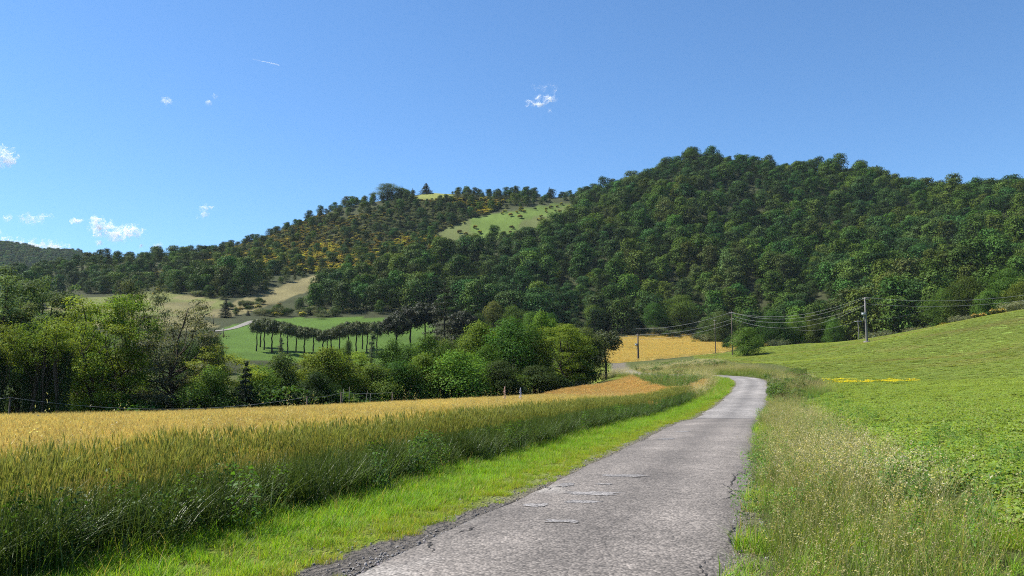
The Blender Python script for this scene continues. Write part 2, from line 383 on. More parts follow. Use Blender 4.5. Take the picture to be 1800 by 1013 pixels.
def lobe_leaves(g, lobes, n, size, col, rng, shell=0.45, up=0.35, scatter=0.7, aspect=0.6, lobecol=0.22, flat=1.0):
    L = np.array([l[0] for l in lobes]); R = np.array([l[1] for l in lobes], float)
    if R.ndim == 1: R = np.repeat(R[:, None], 3, 1)
    w = R.prod(1) ** (2 / 3); k = rng.choice(len(L), n, p=w / w.sum())
    d = unit(rng.normal(size=(n, 3))); d[:, 2] = np.where((d[:, 2] < -0.25) & (rng.random(n) < 0.6), -d[:, 2], d[:, 2])
    rr = rng.random((n, 1)) ** shell
    bump = 1 + 0.14 * np.sin(d[:, :1] * 5 + k[:, None]) * np.sin(d[:, 1:2] * 6 + 2 * k[:, None]) + 0.07 * rng.normal(size=(n, 1))
    C = L[k] + d * R[k] * rr * bump
    Nn = d * flat + np.array([0, 0, up]) + scatter * rng.normal(size=(n, 3))
    lc = 1 + lobecol * (rng.random((len(L), 1)) * 2 - 1)
    cards(g, C, Nn, size * (0.7 + 0.6 * rng.random(n)), jitter(col, n, rng) * lc[k], rng, aspect)

def limbs_to(g, base, targets, r0, col, rng, start=0.25, sides=6):
    """trunk from the ground to the top target and limbs curving to the others"""
    base = np.asarray(base, float); T = np.asarray(targets, float); top = T[np.argmax(T[:, 2])]
    t = np.linspace(0, 1, 9)[:, None]
    wob = rng.normal(0, 0.025 * top[2], (9, 3)) * np.sin(t * pi); wob[:, 2] = 0
    tr = base + (top - base) * np.c_[t ** 1.3, t ** 1.3, t] + wob
    rad = r0 * (1.18 - t[:, 0]) ** 0.9; rad[0] *= 1.35
    add_tube(g, tr, np.maximum(rad, 0.02), col, sides + 1)
    for q in T:
        h = start + (1 - start) * rng.random() * 0.55
        hz = min(h * top[2], q[2] * 0.8); k = np.interp(hz, tr[:, 2], np.arange(9)); i0 = int(k)
        s0 = tr[i0] + (tr[min(8, i0 + 1)] - tr[i0]) * (k - i0)
        rr = r0 * (1.18 - hz / max(top[2], .1)) ** 0.9 * 0.55
        u = np.linspace(0, 1, 6)[:, None]
        arch = s0 + (q - s0) * np.c_[u ** 0.75, u ** 0.75, u ** 1.25] + rng.normal(0, 0.03, (6, 3)) * np.linalg.norm(q - s0) * np.sin(u * pi)
        add_tube(g, arch, np.maximum(rr * (1.05 - u[:, 0]), 0.012), col, 5, caps=False)

# ------------------------------------------------------------------ materials
M_BARK = leaf_mat('bark', trans=0.0, rough=0.9, spec=0.1, vary=0.15, hue=0.0)
M_LEAF = leaf_mat('foliage', trans=0.36, spec=0.05, rough=.65)
M_FAR = leaf_mat('wood_foliage', trans=0.13, vary=0.36, hue=0.03, spec=0.02)
M_GRASS = leaf_mat('grass_blades', trans=0.46, tint=True, vary=0.2, hue=0.015, rough=0.55, spec=0.22, tcol=(1.25, 1.25, .5))
M_CLOVER = leaf_mat('clover_leaf', trans=0.46, tint=True, vary=0.07, hue=0.008, rough=0.55, spec=0.2, tcol=(1.25, 1.25, .5))
M_STRAW = leaf_mat('straw', trans=0.33, tint=True, vary=0.10, hue=0.008, rough=0.45, spec=0.3, tcol=(1.1, 1.05, 0.8))
M_NEEDLE = leaf_mat('needles', trans=0.25, rough=0.6, vary=0.15, hue=0.01)

BARK = (0.055, 0.043, 0.032)
# ------------------------------------------------------------------ tree models (built once, shared by copies); unit: metres, foot at origin
def model_broadleaf(seed, H=10.0, W=7.5, col=(0.045, 0.085, 0.018), nl=9, n=2600, leaf=0.42, crown0=0.28, airy=0.0, lean=0.0, shell=0.45, r0=0.2, top=1.0, scat=None):
    rng = np.random.default_rng(seed); lobes = []
    for i in range(nl):
        h = crown0 + (1 - crown0) * ((i + 0.5) / nl) ** 0.9 * 0.92
        prof = math.sin(pi * min(1, max(0.05, (h - crown0) / (1 - crown0))) ** 0.75) ** 0.6
        a = i * 2.4 + rng.random() * 1.2; r = W * 0.5 * prof * (0.35 + 0.4 * rng.random()) * (1 - 0.3 * (h > 0.85))
        rad = W * (0.19 + 0.10 * rng.random()) * (0.8 + 0.4 * prof) * (1 - 0.25 * airy)
        lobes.append((np.array([r * cos(a) + lean * h * H * .2, r * sin(a), h * H - rad * 0.35]), (rad, rad, rad * (0.72 + .2 * rng.random()))))
    if top > 0: lobes.append((np.array([lean * H * .2, 0, H * (1 - 0.13)]), (W * .17 * top, W * .17 * top, H * 0.13)))
    else: lobes += [(np.array([W * .16 * cos(q), W * .16 * sin(q), H * (.80 + .05 * rng.random())]), (W * .2, W * .2, H * .15)) for q in (0.3, 2.4, 4.4)]
    lobes.append((np.array([0, 0, H * (crown0 + 1) / 2]), (W * .25, W * .25, H * (1 - crown0) * .3)))
    cr = Geo(); lobe_leaves(cr, lobes, n, leaf, col, rng, shell=shell, scatter=(0.42 if scat is None else scat) + 0.3 * airy)
    tr = Geo(); limbs_to(tr, (0, 0, -0.8), [l[0] for l in lobes], r0, BARK, rng)
    return tr, cr
def model_sprays(seed, H, W, col, n=5200, leaf=0.26, crown0=0.3, nb=16, r0=0.16, droop=0.15, lean=0.0, spray=1.0, flat=0.45):
    """airy tree: layered sprays of leaves at the ends of arching limbs"""
    rng = np.random.default_rng(seed); lobes = []; tg = []
    for i in range(nb):
        h = crown0 + (1 - crown0) * (i + 0.6 * rng.random()) / nb
        a = i * 2.4 + rng.random(); prof = math.sin(pi * min(1, 0.12 + 0.88 * (1 - (h - crown0) / (1 - crown0) * 0.93))) ** 0.5
        r = W * 0.5 * prof * (0.55 + 0.45 * rng.random())
        tip = np.array([r * cos(a) + lean * h * h * H, r * sin(a), h * H]); tg.append(tip)
        for k in range(4):
            q = tip + np.array([cos(a) * 0.25, sin(a) * 0.25, 0]) * W * .12 * (k - 1) + rng.normal(0, 0.35, 3) * spray
            q[2] -= droop * H * .1 * k
            s = (0.55 + 0.6 * rng.random()) * spray
            lobes.append((q, (s * 1.35, s * 1.35, s * flat * 1.2)))
    cr = Geo(); lobe_leaves(cr, lobes, n, leaf, col, rng, shell=0.5, up=0.8, scatter=0.4, flat=0.7, aspect=0.55, lobecol=0.3)
    tr = Geo(); limbs_to(tr, (0, 0, -0.8), tg, r0, BARK, rng, start=0.3)
    return tr, cr
def model_umbrella(seed, H=11.5, W=6.5, n=3200, col=(0.07, 0.092, 0.04)):
    rng = np.random.default_rng(seed); lobes = []
    for i in range(16):
        a = i * 2.4; f = (i + .5) / 16; zz = 1 - 1.75 * f; r = W * .5 * .74 * math.sqrt(max(0.05, 1 - zz * zz)) * (1 if zz > -.3 else .8)
        lobes.append((np.array([r * cos(a), r * sin(a), H - 3.3 + zz * 2.1 + .3 * rng.random()]), (W * .16, W * .16, 1.05 + .4 * rng.random())))
    cr = Geo(); lobe_leaves(cr, lobes, n, 0.5, col, rng, shell=0.4, up=0.6, aspect=0.35)
    tr = Geo(); t = np.linspace(0, 1, 8)[:, None]
    p = np.c_[rng.normal(0, .12, 8) * np.sin(t[:, 0] * pi), rng.normal(0, .12, 8) * np.sin(t[:, 0] * pi), t * (H - 2.8)]
    p[0, 2] = -1.0
    add_tube(tr, p, 0.22 * (1.15 - 0.5 * t[:, 0]), (0.03, 0.024, 0.02), 7)
    for l in lobes: 
        q = l[0]; s0 = p[6] + (p[7] - p[6]) * rng.random(); u = np.linspace(0, 1, 5)[:, None]
        add_tube(tr, s0 + (q - s0) * u, 0.09 * (1.1 - u[:, 0]), (0.03, 0.024, 0.02), 5, caps=False)
    return tr, cr
def model_conifer(seed, H=12.0, W=6.0, col=(0.025, 0.045, 0.022), n=3400, crown0=0.08, tiers=13, leaf=0.4, gaps=0.35, pw=1.0):
    rng = np.random.default_rng(seed); cr = Geo(); tr = Geo()
    add_tube(tr, [(0, 0, -0.8), (0, 0, H * .35), (rng.normal(0, .1), 0, H * .7), (0, 0, H * .99)], [0.22, 0.17, 0.1, 0.02], (0.035, 0.028, 0.022), 7)
    lobes = []
    for i in range(tiers):
        f = i / (tiers - 1); h = H * (crown0 + (0.97 - crown0) * f); R = W * .5 * (1 - f) ** pw + 0.18
        for k in range(7):
            if rng.random() < gaps * 0.5: continue
            a = k * 2 * pi / 7 + i * 0.8 + rng.random() * .5; L = R * (0.7 + 0.45 * rng.random())
            p1 = np.array([cos(a) * L, sin(a) * L, h - L * 0.12 + rng.normal(0, .15)])
            add_tube(tr, [(0, 0, h), p1], [0.05, 0.015], (0.035, 0.028, 0.022), 4, caps=False)
            for q in (0.45, 0.75, 1.0):
                lobes.append((np.array([0, 0, h]) * (1 - q) + p1 * q, (0.34 * L * .8 + .2, 0.34 * L * .8 + .2, 0.2 + 0.09 * L)))
    lobe_leaves(cr, lobes, n, leaf, col, rng, shell=0.6, up=0.7, aspect=0.3, lobecol=0.2)
    return tr, cr
def model_shrub(seed, H=2.5, W=3.2, col=(0.04, 0.075, 0.018), n=900, leaf=0.25, nl=7, flower=None, nf=0):
    rng = np.random.default_rng(seed); lobes = []; cr = Geo(); tr = Geo()
    for i in range(nl):
        a = i * 2.4; r = W * .5 * math.sqrt((i + .4) / nl) * .75
        z = H * (0.42 + 0.33 * rng.random()) * (1 - 0.35 * (r / W * 2) ** 2); s = W * (.17 + .08 * rng.random())
        lobes.append((np.array([r * cos(a), r * sin(a), z]), (s, s, H * .28)))
    lobe_leaves(cr, lobes, n, leaf, col, rng, shell=0.5, up=0.4)
    if flower is not None: lobe_leaves(cr, [(l[0] + (0, 0, .1), tuple(np.array(l[1]) * 1.06)) for l in lobes], nf, leaf * .9, flower, rng, shell=0.12, up=1.0)
    limbs_to(tr, (0, 0, -0.4), [l[0] for l in lobes], 0.06, BARK, rng, start=0.05, sides=4)
    return tr, cr

class Model:
    def __init__(self, geos, leaf=None, bark=None, name='tree', extra=None):
        tr, cr = geos
        self.trunk = tr.mesh(name + '_trunk', bark or M_BARK, smooth=True); self.crown = cr.mesh(name + '_crown', leaf or M_LEAF)
        V = np.concatenate(cr.v); self.top = V[:, 2].max(); self.wid = np.percentile(np.abs(V[:, :2]), 97) * 2
def plant(model, name, label, cat, x, y, H, W=None, rz=None, group=None, z=None, lean=(0, 0)):
    z = float(height(x, y)[0]) - 0.05 if z is None else z
    k = H / model.top; kw = k if W is None else W / model.wid
    e = thing(name, label, cat, (x, y, z), random.uniform(0, 2 * pi) if rz is None else rz, (kw, kw, k), group)
    e.rotation_euler[0], e.rotation_euler[1] = lean
    obj('trunk', model.trunk, e); obj('crown', model.crown, e)
    return e
def plant_px(model, name, label, cat, px, top, wpx, D, group=None, rz=None, base=None):
    """stand a tree D metres ahead so that its top reaches the surveyed pixel row"""
    x, y, zt = at(px, top, D); z = float(height(x, y)[0]) - 0.05 if base is None else at(px, base, D)[2]
    return plant(model, name, label, cat, x, y, zt - z, wpx * D / IMG_F, rz, group, z)

# ------------------------------------------------------------------ ground: one sheet with real zones of colour
Z_PINE = [(380, 606), (392, 577), (440, 563), (520, 559), (700, 558), (765, 566), (765, 645), (380, 645)]
Z_TAN = [(340, 556), (400, 535), (470, 511), (540, 487), (600, 472), (618, 478), (560, 506), (500, 527), (440, 549), (385, 562)]
Z_PALE = [(95, 516), (200, 511), (300, 515), (395, 528), (400, 540), (345, 556), (385, 575), (300, 585), (60, 585)]
Z_BRIGHT = [(765, 410), (830, 383), (900, 372), (990, 356), (1012, 366), (960, 396), (900, 424), (850, 444), (790, 438)]
Z_TOP = [(728, 347), (760, 336), (785, 338), (800, 346), (770, 352), (740, 354)]
Z_STRAW = [(1060, 644), (1076, 596), (1150, 587), (1240, 589), (1306, 603), (1286, 618), (1200, 628), (1132, 634), (1112, 645)]
def zone_masks(x, y, z):
    px, py = project(x, y, z)
    d = dict(pine=in_poly(px, py, Z_PINE) & (y > 215) & (y < 352), tan=in_poly(px, py, Z_TAN) & (y > 335) & (y < 490),
             pale=in_poly(px, py, Z_PALE) & (y > 290) & (y < 445), bright=in_poly(px, py, Z_BRIGHT) & (y > 530) & (y < 665),
             top=in_poly(px, py, Z_TOP) & (y > 640) & (y < 690), straw=in_poly(px, py, Z_STRAW) & (y > 195) & (y < 345))
    return d, px, py
# field limits in plan
MOUND = np.array([so(45, 6.2), so(56, 6.4), so(64, 6.6), at(1240, 678, 79)[:2], at(1243, 670, 86)[:2], at(1225, 667, 89)[:2], at(1160, 664, 94)[:2], at(1112, 663, 102)[:2], at(1075, 667, 100)[:2], at(1000, 683, 90)[:2], at(925, 697, 79)[:2]])
def in_mound(x, y): return in_poly(x, y, [tuple(p) for p in MOUND])
CREST = np.array([at(px, py, D)[:2] for px, py, D in ((-400, 741, 31), (-200, 741, 35), (0, 736, 40), (150, 733, 43), (300, 728, 47), (450, 722, 52), (600, 714, 57), (730, 707, 62), (850, 701, 68), (925, 696, 75))])
WHEAT = [so(-25, 5.1), so(45, 5.1)] + [tuple(p) for p in CREST[::-1]] + [so(-30, 52)]
def in_wheat(x, y): return in_poly(x, y, WHEAT)
RFIELD = [so(-20, -2.6), so(55, -2.8), so(66, -5.5), at(1420, 665, 92)[:2], at(1400, 650, 110)[:2], at(1330, 638, 132)[:2], at(1240, 630, 160)[:2], at(1215, 627, 200)[:2], at(1280, 616, 245)[:2], at(1345, 610, 215)[:2], at(1420, 604, 195)[:2], at(1527, 595, 180)[:2], at(1680, 567, 168)[:2], at(1800, 545, 160)[:2], at(2100, 520, 155)[:2], at(2300, 800, 20)[:2], so(-20, -40)]
def in_rfield(x, y): return in_poly(x, y, RFIELD)

def ground_colour(x, y, z):
    S, O = road_so(x, y); d, px, py = zone_masks(x, y, z); n = len(x)
    c = np.tile([0.085, 0.10, 0.03], (n, 1))
    nz = fbm(x, y, 9.0)[:, None]; nf = fbm(x, y, 40.0)[:, None]
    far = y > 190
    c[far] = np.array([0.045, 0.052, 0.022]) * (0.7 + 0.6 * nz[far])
    def put(m, col, k=0.5): c[m] = np.array(col) * (1 - k / 2 + k * nz[m])
    put(d['pine'], (0.075, 0.135, 0.02), 0.5); put(d['tan'], (0.17, 0.15, 0.068), 0.8); put(d['pale'], (0.135, 0.15, 0.045), 0.6)
    m = d['pale'] & ((nf[:, 0] > .62) | (py > 556)); put(m, (0.165, 0.15, 0.065), 0.7)
    put(d['bright'], (0.10, 0.15, 0.03), 0.8); put(d['top'], (0.20, 0.22, 0.06), 0.5); put(d['straw'], (0.40, 0.28, 0.08), 0.25)
    m = d['bright'] & ((px < 830) | (nf[:, 0] > .6)); put(m, (0.105, 0.125, 0.04), 0.6)
    near = (y < 190)
    w = in_wheat(x, y) & near; c[w] = np.array([0.30, 0.21, 0.065]) * (0.8 + 0.4 * nz[w])
    w = in_mound(x, y) & near; c[w] = np.array([0.34, 0.20, 0.07]) * (0.8 + 0.4 * nz[w])
    r = in_rfield(x, y); c[r] = np.array([0.19, 0.265, 0.05]) * (0.8 + 0.5 * nz[r])
    g = near & (O > 0) & (O < 6); c[g] = np.array([0.15, 0.185, 0.03]) * (0.7 + 0.6 * nz[g])
    e = (np.abs(O) < 2.15) & near; k = np.clip((2.1 - np.abs(O[e])) / 0.5, 0, 1)[:, None]
    c[e] = c[e] * (1 - k) + np.array([0.17, 0.15, 0.115]) * k * (0.8 + 0.4 * nz[e])
    e = (O > 1.5) & (O < 2.45 - 0.09 * np.maximum(S - 64, 0)) & (S < 71) & (S > 55); c[e] = np.array([0.125, 0.113, 0.10]) * (0.8 + 0.4 * nz[e])
    return np.clip(c, 0.003, 0.9)

az = np.radians(np.r_[np.linspace(-180, -56, 42)[:-1], np.linspace(-56, 56, 440), np.linspace(56, 180, 42)[1:]])
rr = 1.0 * (2300 / 1.0) ** np.linspace(0, 1, 480)
A, R = np.meshgrid(az, rr); gx = (np.sin(A) * R).ravel(); gy = (np.cos(A) * R).ravel(); gz = height(gx, gy)
gS, gO = road_so(gx, gy)
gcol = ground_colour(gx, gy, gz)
on_road = (np.abs(gO) < ROAD_W - 0.12) & (gy < 230); gzz = gz - 0.09 * on_road
na, nr = len(az), len(rr)
ii = np.arange(na * nr).reshape(nr, na)
Fq = np.stack([ii[:-1, :-1], ii[:-1, 1:], ii[1:, 1:], ii[1:, :-1]], -1).reshape(-1, 4)
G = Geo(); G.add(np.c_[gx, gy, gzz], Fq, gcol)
G.add([[0, 0, float(height(0, 0)[0])]], np.zeros((0, 3), int), gcol[:1]); cidx = G.n - 1
G.f.append(np.array([[cidx, ii[0, k + 1], ii[0, k]] for k in range(na - 1)])); G.m.append(np.zeros(na - 1))

def ground_mat():
    m, nd, lk = nmat('earth_and_turf')
    out = N(nd, 'ShaderNodeOutputMaterial'); p = N(nd, 'ShaderNodeBsdfPrincipled'); p.inputs['Roughness'].default_value = 0.95; p.inputs['Specular IOR Level'].default_value = 0.1
    c = N(nd, 'ShaderNodeVertexColor', layer_name='Col'); g = N(nd, 'ShaderNodeNewGeometry')
    n1 = N(nd, 'ShaderNodeTexNoise'); n1.inputs['Scale'].default_value = 0.9; n1.inputs['Detail'].default_value = 9; n1.inputs['Roughness'].default_value = 0.7
    n2 = N(nd, 'ShaderNodeTexNoise'); n2.inputs['Scale'].default_value = 14; n2.inputs['Detail'].default_value = 5
    lk.new(g.outputs['Position'], n1.inputs['Vector']); lk.new(g.outputs['Position'], n2.inputs['Vector'])
    r1 = N(nd, 'ShaderNodeMapRange'); r1.inputs[1].default_value = .25; r1.inputs[2].default_value = .75; r1.inputs[3].default_value = 0.62; r1.inputs[4].default_value = 1.38; lk.new(n1.outputs['Fac'], r1.inputs[0])
    r2 = N(nd, 'ShaderNodeMapRange'); r2.inputs[1].default_value = .25; r2.inputs[2].default_value = .75; r2.inputs[3].default_value = 0.65; r2.inputs[4].default_value = 1.35; lk.new(n2.outputs['Fac'], r2.inputs[0])
    mm = N(nd, 'ShaderNodeMath', operation='MULTIPLY'); lk.new(r1.outputs[0], mm.inputs[0]); lk.new(r2.outputs[0], mm.inputs[1])
    hs = N(nd, 'ShaderNodeHueSaturation'); lk.new(c.outputs[0], hs.inputs['Color']); lk.new(mm.outputs[0], hs.inputs['Value'])
    lk.new(hs.outputs[0], p.inputs['Base Color'])
    b = N(nd, 'ShaderNodeBump'); b.inputs['Strength'].default_value = 0.8; b.inputs['Distance'].default_value = 0.25; lk.new(mm.outputs[0], b.inputs['Height']); lk.new(b.outputs[0], p.inputs['Normal'])
    lk.new(p.outputs[0], out.inputs['Surface']); return m
ground = tag(obj('ground', G.mesh('ground', ground_mat(), smooth=True)), 'rolling farmland and hills under the crops and woods', None, None, 'structure')

# ------------------------------------------------------------------ road
def road_mat():
    m, nd, lk = nmat('worn_asphalt')
    out = N(nd, 'ShaderNodeOutputMaterial'); p = N(nd, 'ShaderNodeBsdfPrincipled'); p.inputs['Roughness'].default_value = 0.82; p.inputs['Specular IOR Level'].default_value = 0.3
    g = N(nd, 'ShaderNodeNewGeometry'); P = g.outputs['Position']
    v = N(nd, 'ShaderNodeTexVoronoi'); v.inputs['Scale'].default_value = 34; lk.new(P, v.inputs['Vector'])
    sep = N(nd, 'ShaderNodeSeparateColor'); lk.new(v.outputs['Color'], sep.inputs[0])
    chip = N(nd, 'ShaderNodeMapRange'); chip.inputs[3].default_value = 0.58; chip.inputs[4].default_value = 1.42; lk.new(sep.outputs[0], chip.inputs[0])
    dr = N(nd, 'ShaderNodeMapRange'); dr.inputs[1].default_value = 0.2; dr.inputs[2].default_value = 0.75; dr.inputs[3].default_value = 1.08; dr.inputs[4].default_value = 0.62; lk.new(v.outputs['Distance'], dr.inputs[0])
    n1 = N(nd, 'ShaderNodeTexNoise'); n1.inputs['Scale'].default_value = 0.55; n1.inputs['Detail'].default_value = 8; n1.inputs['Roughness'].default_value = 0.62; lk.new(P, n1.inputs['Vector'])
    r1 = N(nd, 'ShaderNodeMapRange'); r1.inputs[1].default_value = .3; r1.inputs[2].default_value = .7; r1.inputs[3].default_value = 0.8; r1.inputs[4].default_value = 1.2; lk.new(n1.outputs['Fac'], r1.inputs[0])
    n3 = N(nd, 'ShaderNodeTexNoise'); n3.inputs['Scale'].default_value = 5.5; n3.inputs['Detail'].default_value = 5; lk.new(P, n3.inputs['Vector'])
    r3 = N(nd, 'ShaderNodeMapRange'); r3.inputs[1].default_value = .3; r3.inputs[2].default_value = .7; r3.inputs[3].default_value = 0.84; r3.inputs[4].default_value = 1.16; lk.new(n3.outputs['Fac'], r3.inputs[0])
    vc = N(nd, 'ShaderNodeVertexColor', layer_name='Col')
    # fine cracks
    wv = N(nd, 'ShaderNodeTexNoise'); wv.inputs['Scale'].default_value = 3.0; wv.inputs['Detail'].default_value = 4; lk.new(P, wv.inputs['Vector'])
    wm = N(nd, 'ShaderNodeVectorMath', operation='MULTIPLY_ADD'); wm.inputs[1].default_value = (.35, .35, 0); lk.new(wv.outputs['Color'], wm.inputs[0]); lk.new(P, wm.inputs[2])
    vk = N(nd, 'ShaderNodeTexVoronoi', feature='DISTANCE_TO_EDGE'); vk.inputs['Scale'].default_value = 0.85; lk.new(wm.outputs[0], vk.inputs['Vector'])
    ck = N(nd, 'ShaderNodeMapRange'); ck.inputs[1].default_value = 0.004; ck.inputs[2].default_value = 0.016; ck.inputs[3].default_value = 0.86; ck.inputs[4].default_value = 1.0; lk.new(vk.outputs['Distance'], ck.inputs[0])
    cur = None
    for o_ in (chip.outputs[0], dr.outputs[0], r1.outputs[0], r3.outputs[0], ck.outputs[0]):
        if cur is None: cur = o_; continue
        mm = N(nd, 'ShaderNodeMath', operation='MULTIPLY'); lk.new(cur, mm.inputs[0]); lk.new(o_, mm.inputs[1]); cur = mm.outputs[0]
    hs = N(nd, 'ShaderNodeHueSaturation'); lk.new(vc.outputs[0], hs.inputs['Color']); lk.new(cur, hs.inputs['Value'])
    lk.new(hs.outputs[0], p.inputs['Base Color'])
    b = N(nd, 'ShaderNodeBump'); b.inputs['Strength'].default_value = 0.8; b.inputs['Distance'].default_value = 0.012
    inv = N(nd, 'ShaderNodeMath', operation='SUBTRACT'); inv.inputs[0].default_value = 1.0; lk.new(v.outputs['Distance'], inv.inputs[1])
    lk.new(inv.outputs[0], b.inputs['Height']); lk.new(b.outputs[0], p.inputs['Normal'])
    lk.new(p.outputs[0], out.inputs['Surface']); return m
M_ROAD = road_mat()
sel = np.arange(int(42 / .25), int(np.argmax(RCY > 152)))
rs = ROAD_S[sel]; ncol = 19
eL = ROAD_W + 0.10 * (fbm(rs, rs * 0, 1.7) - .5) * 2 + 0.16 * (vnoise(rs, rs * 0 + 9, .8) > .72) * -1 + 0.22 * (fbm(rs, rs * 0 + 30, 6) - .5)
eR = ROAD_W + 0.07 * (fbm(rs, rs * 0 + 5, 1.3) - .5) * 2 + 0.10 * (fbm(rs, rs * 0 + 70, 5) - .5)
tt = np.linspace(0, 1, ncol)
oo = eL[:, None] * (1 - tt) - eR[:, None] * tt
rx = RCX[sel][:, None] - RTY[sel][:, None] * oo; ry = RCY[sel][:, None] + RTX[sel][:, None] * oo
rz = height(rx, ry) + 0.022 + 0.03 * (1 - (oo / ROAD_W) ** 2) + 0.012 * (fbm(rx.ravel(), ry.ravel(), 1.1).reshape(rx.shape) - .5)
rz[:, 0] -= 0.05; rz[:, -1] -= 0.05
nS = len(sel); k = np.arange(nS * ncol).reshape(nS, ncol)
base = np.array([0.163, 0.144, 0.127])
rn = fbm(rx.ravel(), ry.ravel(), 2.5)
lane = 1 + 0.20 * np.exp(-((np.abs(oo.ravel()) - 0.78) / 0.26) ** 2) * (0.5 + fbm(oo.ravel() * 3, np.repeat(rs, ncol), 9.)) - 0.16 * np.exp(-(oo.ravel() / 0.28) ** 2) - 0.14 * (np.abs(oo.ravel()) > 1.4)
ahead = np.repeat(rs, ncol) - 60
tilt_lit = np.clip((ahead - 41) / 1.5, 0, 1)[:, None]     # beyond the dip, paler colour painted in for light on the rising road
rcol = (base * (1 - tilt_lit) + np.array([0.205, 0.190, 0.176]) * tilt_lit) * (lane * (0.74 + 0.52 * rn))[:, None]
dust = (np.clip((fbm(rx.ravel(), ry.ravel(), 0.9) - .55) * 5, 0, 1) * (oo.ravel() > 1.1) * (ahead < 14))[:, None]
rcol = rcol * (1 - .5 * dust) + np.array([.31, .29, .265]) * .5 * dust
RG = Geo(); RG.add(np.c_[rx.ravel(), ry.ravel(), rz.ravel()], np.stack([k[:-1, 1:], k[:-1, :-1], k[1:, :-1], k[1:, 1:]], -1).reshape(-1, 4)[:, ::-1], rcol)
road = tag(obj('road', RG.mesh('road', M_ROAD, smooth=True)), 'narrow worn grey asphalt country road bending left', None, None, 'structure')

def road_z(x, y):
    S, O = road_so(x, y); return height(x, y) + 0.022 + 0.03 * (1 - (O / ROAD_W) ** 2)
def road_shape(name, s, o, outline, col, lift=0.005):
    """flat worn piece of the road surface; outline in (along, across) metres about (s, o)"""
    P = np.array(outline) + np.array([s, o]); xy = np.array([so(a, b + 1.9) for a, b in P])
    z = road_z(xy[:, 0], xy[:, 1]) + lift
    g = Geo(); g.add(np.c_[xy, z], np.arange(len(P))[None], col)
    return obj(name, g.mesh(name, M_ROAD), road)
prng = np.random.default_rng(5)
for s_, o_, L_, W_ in ((9.4, .42, .2, .42), (11.0, .56, .3, .5), (11.9, .62, .34, .78), (13.0, .62, .16, .3), (14.3, .55, .42, .75), (10.6, 1.12, .3, .3), (12.9, 1.22, .5, .22), (24.0, 0.9, .6, .5), (27.5, .7, .5, .5)):
    th = np.linspace(0, 2 * pi, 22, endpoint=False); q = 1 + .22 * prng.normal(size=22)
    sup = lambda v: np.sign(v) * np.abs(v) ** .55
    road_shape('patch', s_, o_, np.c_[sup(np.cos(th)) * L_ / 2 * q, sup(np.sin(th)) * W_ / 2 * q], np.array([.20, .188, .18]) * (0.9 + .2 * prng.random()))
def crack(pts, w):
    pts = np.array(pts); L = []; Rr = []
    for i, p in enumerate(pts):
        ww = w * (0.35 + prng.random()) * math.sin(pi * (i + .7) / (len(pts) + .4)); L.append(p + [0, ww]); Rr.append(p - [0, ww])
    road_shape('crack', 0, 0, np.array(L + Rr[::-1]), (0.03, 0.027, 0.025), 0.007)
def jag(s0, s1, o0, o1, n=30, a=.03):
    t = np.linspace(0, 1, n); return np.c_[s0 + (s1 - s0) * t, o0 + (o1 - o0) * t + np.r_[0, np.cumsum(prng.normal(0, a, n - 1)) * .6]]
for c_ in ((6.5, 8.2, -1.42, -1.52, .012), (8.4, 10.2, -1.50, -1.56, .02), (11.6, 13.0, -1.36, -1.48, .022), (12.4, 13.6, -1.5, -1.3, .014), (13.2, 15.2, -1.42, -1.45, .03), (14.6, 16.2, -1.30, -1.5, .018), (15.8, 18.6, -1.45, -1.55, .025),
           (7.4, 8.1, 1.30, 1.42, .03), (8.4, 8.9, 1.38, 1.5, .03), (9.6, 9.75, 1.1, 1.5, .03), (12.2, 12.9, 1.32, 1.40, .03), (19, 23, -1.4, -1.5, .015)):
    crack(jag(*c_[:4]), c_[4] * .55)
# dark strip across the dip where the painted paler stretch begins
road_shape('dip_strip', 41.0, 0, [(-.25, -1.5), (-.1, -.9), (-.22, -.3), (-.05, .3), (-.3, .8), (-.1, 1.5), (.18, 1.5), (.05, .8), (.2, .2), (.02, -.3), (.16, -.9), (0, -1.5)], (.11, .105, .105))
# far farm lane beside the pine field
def ribbon(name, pts, half, mat, lift=0.15, cols=(0.19, 0.175, 0.15)):
    C = catmull(pts, 10); T = np.gradient(C[:, :2], axis=0); T /= np.linalg.norm(T, axis=1)[:, None]; Nn = np.c_[-T[:, 1], T[:, 0]]
    L = C[:, :2] + Nn * half; Rr = C[:, :2] - Nn * half; V = np.vstack([np.c_[L, height(L[:, 0], L[:, 1]) + lift], np.c_[Rr, height(Rr[:, 0], Rr[:, 1]) + lift]]); n = len(C)
    i = np.arange(n - 1); g = Geo(); g.add(V, np.stack([i, i + n, i + n + 1, i + 1], -1), cols); return obj(name, g.mesh(name, mat, smooth=True))
tag(ribbon('farm_lane', [at(372, 590, 285), at(392, 580.5, 292), at(415, 572, 302), at(440, 565, 314), at(458, 561, 326)], 1.7, M_ROAD), 'pale farm lane climbing beside the green pine field', None, None, 'structure')

